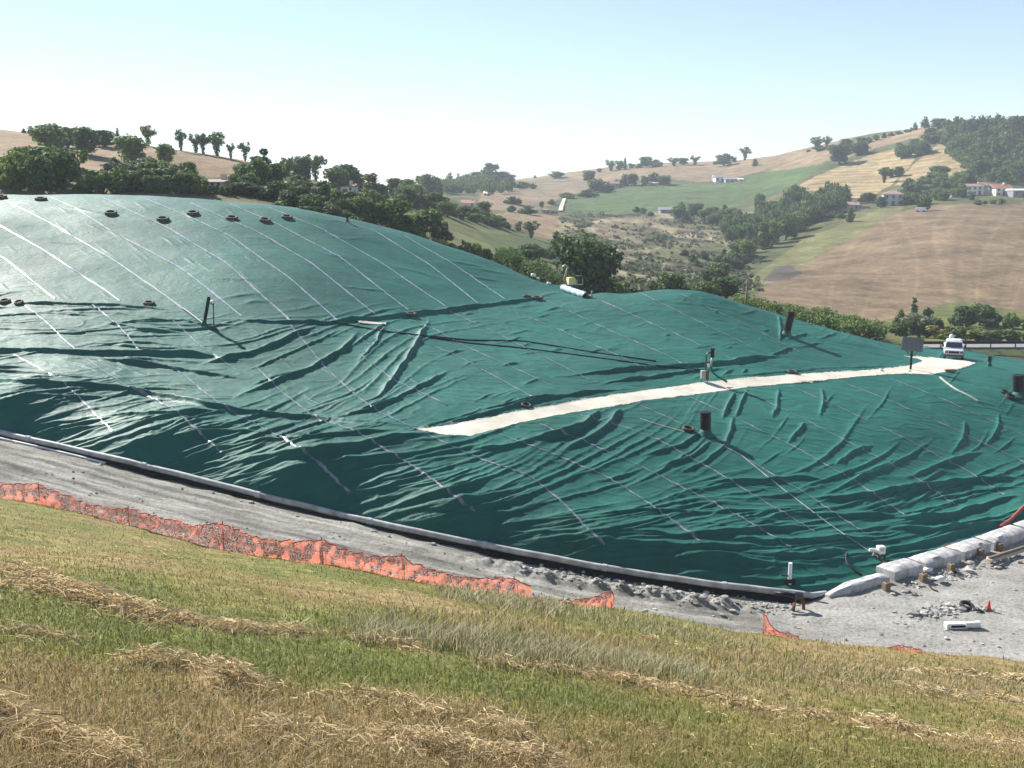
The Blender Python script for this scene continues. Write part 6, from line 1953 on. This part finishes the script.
# white post, valve, pump
p = any_hit(789.5, 583); k = mpp(p); o = empty("marker_post", p)
MB().tube([(0, 0, -.2), (0, 0, 21 * k)], .10, 12).build("post", MT["white_plastic"], o, smooth=True, auto=50)
MB().box((.0, 0, .12), (.62, .28, .22), bevel=.05).build("flange", MT["black_plastic"], o)
MB().tube([(-.45, 0, .42), (-.1, 0, .40)], .05, 8).build("side_pipe", MT["dark_metal"], o)
tag(o, "white upright post at the lowest corner of the green cover", "post")
p = hit_on(BVG, 798, 610); o = empty("valve_stand", p, rz=.2)
MB().tube([(-.26, 0, -.05), (-.22, 0, .35), (-.08, 0, .62)], .085, 8).build("leg", MT["rust"], o, smooth=True)
MB().tube([(.30, 0, -.05), (.28, 0, .35), (.10, 0, .62)], .085, 8).build("leg", MT["rust"], o, smooth=True)
MB().box((0, 0, .70), (.42, .3, .22), bevel=.05).build("valve_body", MT["dark_metal"], o)
MB().lathe([(.02, .8), (.20, .82), (.20, .86), (.02, .88)], n=16).build("hand_wheel", MT["black_plastic"], o)
MB().tube([(-.1, 0, .72), (-.6, .2, .80), (-1.0, .5, .75)], .11, 10).build("inlet_pipe", MT["black_plastic"], o, smooth=True)
tag(o, "rusty two legged valve stand below the white post at the toe corner", "valve")
p = any_hit(879, 557); k = mpp(p); o = empty("pump", p, rz=.1)
MB().box((.08, 0, .42), (.40, .38, .44), bevel=.06).build("housing", MT["white_plastic"], o)
MB().box((.08, -.2, .47), (.2, .02, .16)).build("plate", MT["house_grey"], o)
MB().tube([(-.10, 0, .36), (-.42, 0, .42), (-.58, 0, .44)], [.12, .10, .08], 10).build("spout", MT["white_plastic"], o, smooth=True, auto=50)
MB().tube([(-.25, 0, .30), (-.35, .0, .08)], .06, 8).build("drain", MT["dirty_white"], o)
for x, y in ((-.08, -.15), (.24, -.15), (-.08, .15), (.24, .15)): MB().box((x, y, .08), (.06, .06, .3)).build("leg", MT["dark_metal"], o)
tag(o, "white pump with a spout standing on the cover above the blocks", "pump")
cl = MB()
pc = any_hit(889, 568)
for j in range(3):
    r_ = .26 + .05 * j
    cl.tube([(r_ * math.cos(a_) * 1.4 + .1 * j, r_ * math.sin(a_), .10 + .05 * j + .03 * math.sin(3 * a_)) for a_ in np.linspace(0, 6.0, 18)], .045, 6)
o = cl.build("hose_coil", MT["red_plastic"], smooth=True); o.location = pc; tag(o, "coil of orange red hose at the left end of the red hose line", "hose coil")

# ================================================================ YARD
p = hit_on(BVG, 966, 608); tyre(p, "dark worn tyre lying in the gravel yard beside the red cone", .60, tilt=(.15, -.25, 1), group="yard tyres", mat="rubber", lift=.25)
p = hit_on(BVG, 978, 611); tyre(p, "black tyre half under the other one in the gravel yard", .42, tilt=(.3, .1, 1), group="yard tyres", mat="rubber", lift=.1)
p = hit_on(BVG, 988.5, 610); o = empty("traffic_cone", p)
MB().box((0, 0, .025), (.3, .3, .05), bevel=.01).build("base", MT["red_plastic"], o)
MB().lathe([(.12, .05), (.03, .48), (.02, .5)], n=18).build("cone", MT["red_plastic"], o, smooth=True, auto=40)
MB().lathe([(.088, .20), (.066, .30)], n=18).build("band", MT["dirty_white"], o)
tag(o, "small red cone standing right of the tyre in the gravel yard", "cone")
p = hit_on(BVG, 955.5, 627.5); o = empty("drain_channel", p, rz=.05)
MB().box((0, 0, .12), (1.0, .34, .26), bevel=.02).build("channel", MT["white_plastic"], o)
MB().box((.08, -.175, .12), (.74, .02, .10)).build("slot", MT["black_plastic"], o)
tag(o, "white drain channel with a black slot lying in the gravel yard", "drain channel")
p = hit_on(BVG, 971.5, 628); o = empty("bucket", p, rz=.08)
c = MB().lathe([(.13, -.34), (.17, .30), (.18, .34), (.15, .34), (.12, -.25)], n=20).build("shell", MT["white_plastic"], o, smooth=True, auto=40); c.rotation_euler = (0, math.pi / 2, 0); c.location = (0, 0, .17)
MB().tube([(.33, -.16, .17), (.40, -.1, .06), (.42, 0, .02), (.40, .1, .06), (.33, .16, .17)], .012, 6).build("handle", MT["dark_metal"], o)
tag(o, "white bucket lying on its side right of the drain channel", "bucket")
# rubble over track and yard
rng = np.random.default_rng(9)
vv, ff, nb = [], [], 0
ico = MB(); import bmesh
bm = bmesh.new(); bmesh.ops.create_icosphere(bm, subdivisions=1, radius=1); bm.verts.index_update()
iv = np.array([v.co[:] for v in bm.verts]); iff = np.array([[v.index for v in f.verts] for f in bm.faces]); bm.free()
spots = []
for _ in range(2600):
    px, py = rng.uniform(-20, 1060), rng.uniform(440, 670)
    spots.append((px, py, rng.gamma(2, .018)))
for _ in range(700):
    px = rng.uniform(520, 800); spots.append((px, np.interp(px, [520, 600, 700, 800], [563, 580, 598, 608]) + rng.normal(0, 4), rng.gamma(2, .022)))
for _ in range(260):
    px = rng.normal(945, 22); spots.append((px, 611 + (px - 945) * -.1 + rng.normal(0, 3.5), rng.gamma(2, .028)))
for _ in range(260):
    px = rng.uniform(900, 1030); spots.append((px, np.interp(px, [900, 1024], [590, 552]) + rng.normal(0, 5), rng.gamma(2, .032)))
for px, py, s in spots:
    h = hit_on(BVG, px, py)
    if h is None or s < .012: continue
    m_ = hit_on(BVM, px, py)
    if m_ is not None and m_.length < h.length: continue
    l_ = hit_on(BV, px, py)
    if l_ is not None and l_.length < h.length: continue
    s = min(s, .28)
    q = iv * (1 + rng.normal(0, .22, (len(iv), 1))) * s * np.array([rng.uniform(.8, 1.6), rng.uniform(.8, 1.4), rng.uniform(.5, .9)])
    vv.append(q + np.array(h[:]) + np.array([0, 0, s * .25])); ff.append(iff + nb); nb += len(iv)
me = raw_mesh("rubble", np.concatenate(vv), np.concatenate(ff), MT["gravel"])
add_color(me, np.repeat(np.random.default_rng(4).uniform(.75, 1.7, (nb // len(iv), 1)) * np.ones((1, 3)), len(iv), axis=0))
tag(link(bpy.data.objects.new("rubble", me)), "scattered stones and clods on the grey gravel", "rubble", kind="stuff")


# ================================================================ ORANGE NETTING
def netting(tops, bots, label, posts, seed=1):
    rng_ = np.random.default_rng(seed)
    xs = np.arange(bots[0][0], bots[-1][0] + .1, 1.6)
    base, hts = [], []
    for x in xs:
        rb = np.interp(x, [b[0] for b in bots], [b[1] for b in bots]); rb -= 2.0; rt = np.interp(x, [t_[0] for t_ in tops], [t_[1] for t_ in tops])
        d = ray(x, rb); den = -d[2] - .335 - .175 * d[0]; Y = min(float(brinkY(d[0])) - .1, 1.7 / max(den, .03))
        z = float(meadow_z(np.array(d[0] * Y), np.array(Y)))
        dep = Y * CP - z * SP
        pr = proj(d[0] * Y, Y, z)[1]
        base.append((d[0] * Y, Y, z - .05)); hts.append(max(.12, (pr - rt) * dep / F * .84))
    nr = 10
    v = []
    for j in range(nr):
        t_ = j / (nr - 1)
        for i, (b, h_) in enumerate(zip(base, hts)):
            wv = .16 * float(pnoise(np.array(i * .22), np.array(t_ * 2.2), seed)) + .07 * float(pnoise(np.array(i * .7), np.array(t_ * 5.), seed + 3))
            v.append((b[0] + .3 * wv, b[1] + wv * (1.1) - .10 * math.sin(t_ * 3.14), b[2] + h_ * t_ + (.05 * float(pnoise(np.array(i * .5), np.array(t_ * 3), seed + 5)) if 0 < j < nr - 1 else 0)))
    o = empty("netting_fence", base[len(base) // 2])
    off = Vector(base[len(base) // 2])
    me_ = raw_mesh("netting", np.array(v) - np.array(off), grid_faces(nr, len(xs)), MT["net"], smooth=True)
    link(bpy.data.objects.new("netting", me_), o)
    # rolled top hem
    MB().tube([Vector(v[(nr - 1) * len(xs) + i]) - off for i in range(len(xs))], .014, 5).build("hem", MT["red_plastic"], o)
    for px in posts:
        i = int(np.argmin(np.abs(xs - px))); b = Vector(base[i]) - off
        MB().tube([b + Vector((0, .05, -.2)), b + Vector((0, .05, hts[i] + .06))], .014, 6).build("stake", MT["wood"], o)
    return tag(o, label, "fence", "orange netting fences")


netting([(-70, 470), (0, 479), (38, 477.5), (60, 487), (90, 500), (105, 503), (130, 503), (160, 511), (195, 519), (222, 514), (235, 522), (268, 534), (300, 534), (322, 532), (345, 543), (370, 550), (402, 548), (415, 558), (450, 570), (480, 573), (514, 572), (532, 581)],
        [(-70, 484), (0, 495), (60, 504), (100, 516), (150, 528), (200, 538), (250, 547), (300, 557), (350, 566), (400, 574), (450, 581), (500, 586), (532, 590)],
        "long sagging orange netting fence along the meadow's lower edge", [38, 128, 222, 322, 402, 514], 1)
netting([(530, 602), (538, 597), (546, 600), (552, 603), (557, 606)], [(530, 609), (557, 611)], "crumpled scrap of orange netting in the grass left of the triangular end", [], 7)
netting([(558, 604), (575, 597), (596, 592), (606, 586), (612, 585), (615, 600)], [(558, 606), (580, 607), (600, 607), (615, 608)], "triangular end of orange netting tied to a stake, mid slope", [611], 12)
netting([(762, 606), (765, 607), (769, 619), (776, 626), (786, 630), (800, 635)], [(762, 634), (775, 637), (800, 641)], "upright scrap of orange netting below the white post", [764], 17)
netting([(888, 645), (900, 642), (912, 644), (922, 648)], [(888, 651), (922, 655)], "low faded orange netting remnant in the dry grass at right", [], 23)
# ================================================================ FARM BUILDINGS ON THE HILLS
def house(px, base, wpx, hpx, label, wall="house_white", roof="roof_red", roof_px=4, depth=8.0, yaw=0.0, cols=3, rows_=2, hip=False, name="house", cat="house", chimney=True, Y=None, door=True, annex=None):
    p = hit_at(px, Y) if Y else hit_t(px, base)
    if p is None: return
    k = mpp(p); w_, h_ = wpx * k, hpx * k; rh = roof_px * k; d_ = depth
    o = empty(name, (p.x, p.y, p.z - .1), rz=yaw)
    MB().box((0, d_ / 2, h_ / 2 - .4), (w_, d_, h_ + .8)).build("wall", MT[wall], o)
    e = .35
    x0, x1, y0, y1 = -w_ / 2 - e, w_ / 2 + e, -e, d_ + e
    r = MB(); i_ = (min(w_, d_) * .45 if hip else 0)
    z0 = h_ - .05
    A = [(x0, y0, z0), (x1, y0, z0), (x1, y1, z0), (x0, y1, z0), (x0 + i_, d_ / 2, h_ + rh), (x1 - i_, d_ / 2, h_ + rh)]
    r.add(A, [(0, 1, 5, 4), (2, 3, 4, 5), (1, 2, 5), (3, 0, 4), (3, 2, 1, 0)])
    ro = r.build("roof", MT[roof], o)
    if chimney:
        MB().box((w_ * .22, d_ * .5, h_ + rh + .1), (.7, .7, 1.2)).build("chimney", MT[wall], ro)
    wh = min(1.5, h_ / rows_ * .5); ww = min(1.1, w_ / cols * .42)
    for i in range(cols):
        for j in range(rows_):
            x = (i + .5) / cols * w_ - w_ / 2; z = (j + .55) / rows_ * h_
            if door and j == 0 and i == cols // 2:
                MB().box((x, -.03, min(1.05, h_ * .3)), (1.1, .1, min(2.1, h_ * .6))).build("door", MT["door"], o); continue
            f = MB().box((x, -.02, z), (ww + .24, .06, wh + .24)).build("window", MT["house_grey"], o)
            MB().box((x, -.06, z), (ww, .06, wh)).build("pane", MT["window"], f)
    if annex:
        dx, aw, ah = annex
        MB().box((dx * k, d_ * .4, ah * k / 2 - .4), (aw * k, d_ * .7, ah * k + .8)).build("annex", MT[wall], o)
        MB().box((dx * k, d_ * .4, ah * k + .1), (aw * k + .5, d_ * .7 + .5, .25)).build("annex_roof", MT[roof], o)
    return tag(o, label, cat)


house(893, 206, 19, 12, "square two storey pale house right of the valley wood", roof="roof_brown", roof_px=4, depth=9, yaw=-.25, hip=True, cols=3, wall="house_grey")
house(851, 210, 15, 5.5, "small low house with a pale pinkish roof left of the square house", roof="roof_brown", roof_px=3, depth=7, yaw=-.2, cols=3, rows_=1, wall="house_grey", annex=(13, 10, 3))
house(977, 195, 21, 9, "long white farmhouse with brown roof above the brown field", roof="roof_brown", roof_px=2.5, depth=7, cols=4, yaw=.05)
house(991, 195, 7, 9.5, "narrow white gabled wing at the right end of the long farmhouse", roof="roof_brown", roof_px=3.5, depth=9, cols=1, yaw=.5, chimney=False, door=False, wall="house_grey")
house(1004, 196, 17, 8, "white house with a red tiled roof right of the long farmhouse", roof="roof_red", roof_px=4, depth=8, cols=3, yaw=.05)
house(1024, 197, 22, 7, "grey shed with a pale flat roof at the right picture edge", wall="roof_grey", roof="roof_white", roof_px=1.5, depth=9, cols=3, rows_=1, name="shed", cat="shed", chimney=False)
house(958, 197, 13, 4.5, "dark low barn just left of the long white farmhouse", wall="house_stone", roof="roof_grey", roof_px=2.5, depth=8, cols=2, rows_=1, name="barn", cat="barn", chimney=False)
house(275, 190, 36, 5, "long house with a pinkish grey roof in the left hamlet", wall="house_cream", roof="roof_brown", roof_px=5, depth=9, cols=6, rows_=1)
house(288, 178, 9, 6, "small cream house behind the long roof of the left hamlet", wall="house_cream", roof="roof_brown", roof_px=2, depth=5, cols=2, rows_=1)
house(345, 192, 17, 6, "low pale house with brown roof, left of the white gable", wall="house_white", roof="roof_brown", roof_px=3, depth=7, cols=3, rows_=1)
house(359, 190, 11, 6, "white house with a steep pale gable in the centre left trees", wall="house_white", roof="roof_grey", roof_px=3.5, depth=8, cols=2, rows_=1, yaw=1.2, chimney=False)
house(213, 192, 18, 11, "whitish house half hidden by trees behind the mound crest", wall="house_cream", roof="roof_brown", roof_px=3, depth=7, cols=3)
house(428, 189, 18, 4, "far house with red and white roofs below the domed tree", wall="house_white", roof="roof_red", roof_px=3, depth=9, cols=4, rows_=1, Y=430)
house(468, 204, 13, 5.5, "far white house with a red roof above the tree belt", wall="house_white", roof="roof_red", roof_px=3, depth=9, cols=3, rows_=1, Y=395)
house(487, 192, 6, 3, "tiny white house high in the far ridge wood", wall="house_white", roof="roof_white", roof_px=2, depth=9, cols=2, rows_=1, Y=560)
house(481, 181, 10, 2, "pale far building left of the ridge pine", wall="house_cream", roof="roof_white", roof_px=1.5, depth=9, cols=3, rows_=1, chimney=False, Y=760)
house(613, 188, 12, 4.5, "stone farmhouse with a brown roof in the hedge at centre", wall="house_stone", roof="roof_brown", roof_px=3, depth=8, cols=3, rows_=1)
house(660, 185, 20, 2.2, "long low shed with a bright white roof above the green field", wall="house_stone", roof="roof_white", roof_px=1.6, depth=9, cols=5, rows_=1, name="shed", cat="shed", chimney=False)
house(667, 213, 13, 3.5, "lilac grey roofed shed below the green field", wall="roof_grey", roof="roof_grey", roof_px=2.6, depth=8, cols=2, rows_=1, name="shed", cat="shed", chimney=False)
house(720, 182, 9, 5, "dark grey barn with white gable above the green field", wall="house_white", roof="roof_grey", roof_px=2.5, depth=9, cols=2, rows_=1, name="barn", cat="barn", chimney=False)
house(732, 182, 13, 3, "low blue grey shed right of the dark barn above the green field", wall="house_grey", roof="roof_grey", roof_px=2, depth=9, cols=3, rows_=1, name="shed", cat="shed", chimney=False)
house(741, 181, 5, 2, "small white hut at the right end of the farmyard above the green field", wall="house_white", roof="roof_white", roof_px=1, depth=5, cols=1, rows_=1, name="hut", cat="hut", chimney=False, door=False)
# silo
p = hit_t(713, 181)
if p is not None:
    k = mpp(p); o = empty("silo", p)
    MB().lathe([(1.1 * k, -.5), (1.1 * k, 5 * k)], n=18).build("tank", MT["house_white"], o, smooth=True, auto=40)
    MB().lathe([(1.2 * k, 5 * k), (.2 * k, 6 * k)], n=18).build("cap", MT["roof_white"], o, smooth=True, auto=40)
    tag(o, "slim white silo left of the dark barn above the green field", "silo")
# ruin
p = hit_t(549, 214)
if p is not None:
    k = mpp(p); o = empty("ruin", p, rz=-.05)
    MB().box((-3 * k, 0, 2 * k), (7 * k, .6, 4.5 * k)).box((5 * k, .3, 1.4 * k), (8 * k, .6, 3 * k)).box((-6.5 * k, 2, 1.6 * k), (.6, 4, 3.6 * k)).build("wall", MT["house_stone"], o)
    MB().box((-3 * k, 1.5, 4.3 * k), (6 * k, 2.2, .4), rot=(.2, 0, 0)).build("roof", MT["roof_brown"], o)
    for x in (-4, -1, 4): MB().box((x * k, -.33, 1.6 * k), (1.3 * k, .08, 1.6 * k)).build("window", MT["window"], o)
    tag(o, "low stone ruin beside the foot of the white lane", "ruin")
# white lane
L = [(560.5, 211.5), (561.5, 207), (563, 203), (564.5, 199)]
ver, fac = [], []
for i, (px, py) in enumerate(L):
    for s in (-2.2, 2.2):
        h = hit_t(px + s * (1 - .08 * i), py)
        ver.append((h.x, h.y, h.z + .5))
    if i: fac.append((2 * i - 2, 2 * i - 1, 2 * i + 1, 2 * i))
me = bpy.data.meshes.new("path"); me.from_pydata(ver, [], fac); me.materials.append(MT["geotextile"]); me.update()
tag(link(bpy.data.objects.new("path", me)), "short white lane climbing beside the green field", "path", kind="structure")
# small white van by the brown field's edge
p = hit_t(921, 212)
if p is not None:
    o = empty("parked_van", p, rz=.9)
    MB().box((0, 0, 1.05), (1.9, 3.6, 1.3), bevel=.15).build("body", MT["white_paint"], o, smooth=True, auto=40)
    MB().box((0, -1.7, 1.35), (1.5, .3, .5), rot=(.3, 0, 0)).build("windscreen", MT["glass_dark"], o)
    for x in (-.85, .85):
        for y in (-1.15, 1.15):
            c = MB().lathe([(.1, -.1), (.33, -.1), (.33, .1), (.1, .1)], n=14).build("wheel", MT["rubber"], o); c.rotation_euler = (0, math.pi / 2, 0); c.location = (x, y, .34)
    tag(o, "small white van parked at the upper edge of the brown field", "van")

# ================================================================ HAZE
hz = MB().box((0, 1750, 30), (9000, 3900, 220)).build("haze", bpy.data.materials.new("haze_air"))
m = hz.data.materials[0]; m.use_nodes = True; nt = m.node_tree
for n in list(nt.nodes):
    if n.type == "BSDF_PRINCIPLED": nt.nodes.remove(n)
pv = nt.nodes.new("ShaderNodeVolumePrincipled"); pv.inputs["Color"].default_value = (0.80, 0.88, 1.0, 1)
pv.inputs["Density"].default_value = 0.00029; pv.inputs["Anisotropy"].default_value = 0.0
nt.links.new(pv.outputs[0], [n for n in nt.nodes if n.type == "OUTPUT_MATERIAL"][0].inputs["Volume"])
tag(hz, "thin bluish summer haze over the hills", "haze", kind="stuff")
# ================================================================ LIGHT AND SKY
w = bpy.data.worlds.new("World"); SC.world = w; w.use_nodes = True
nt = w.node_tree
sky = nt.nodes.new("ShaderNodeTexSky"); sky.sky_type = "NISHITA"; sky.sun_disc = False
LDIR = Vector((-0.56, 0.58, 0.59)).normalized()          # towards the sun
sky.sun_elevation = math.asin(LDIR.z)
sky.sun_rotation = math.atan2(LDIR.x, LDIR.y)
sky.air_density = 0.95; sky.dust_density = 0.0; sky.ozone_density = 0.4
bg = nt.nodes["Background"]; bg.inputs[1].default_value = 0.067
nt.links.new(sky.outputs[0], bg.inputs[0])
sd = bpy.data.lights.new("sun", "SUN"); sd.energy = 5.0; sd.angle = math.radians(0.5); sd.color = (1.0, 0.955, 0.88)
so = bpy.data.objects.new("sun", sd); link(so)
so.rotation_euler = LDIR.to_track_quat("Z", "Y").to_euler()

vs = SC.view_settings
vs.view_transform = "Standard"; vs.look = "None"; vs.gamma = 1.0; vs.exposure = 1.25; vs.use_curve_mapping = False
SC.render.engine = "CYCLES"
SC.cycles.max_bounces = 6; SC.cycles.diffuse_bounces = 3; SC.cycles.glossy_bounces = 2; SC.cycles.transmission_bounces = 3
SC.cycles.transparent_max_bounces = 8; SC.cycles.volume_bounces = 0
SC.cycles.use_denoising = True
try:
    SC.cycles.denoiser = "OPENIMAGEDENOISE"
    SC.cycles.denoising_prefilter = "ACCURATE"
except Exception:
    pass
SC.cycles.sample_clamp_indirect = 6
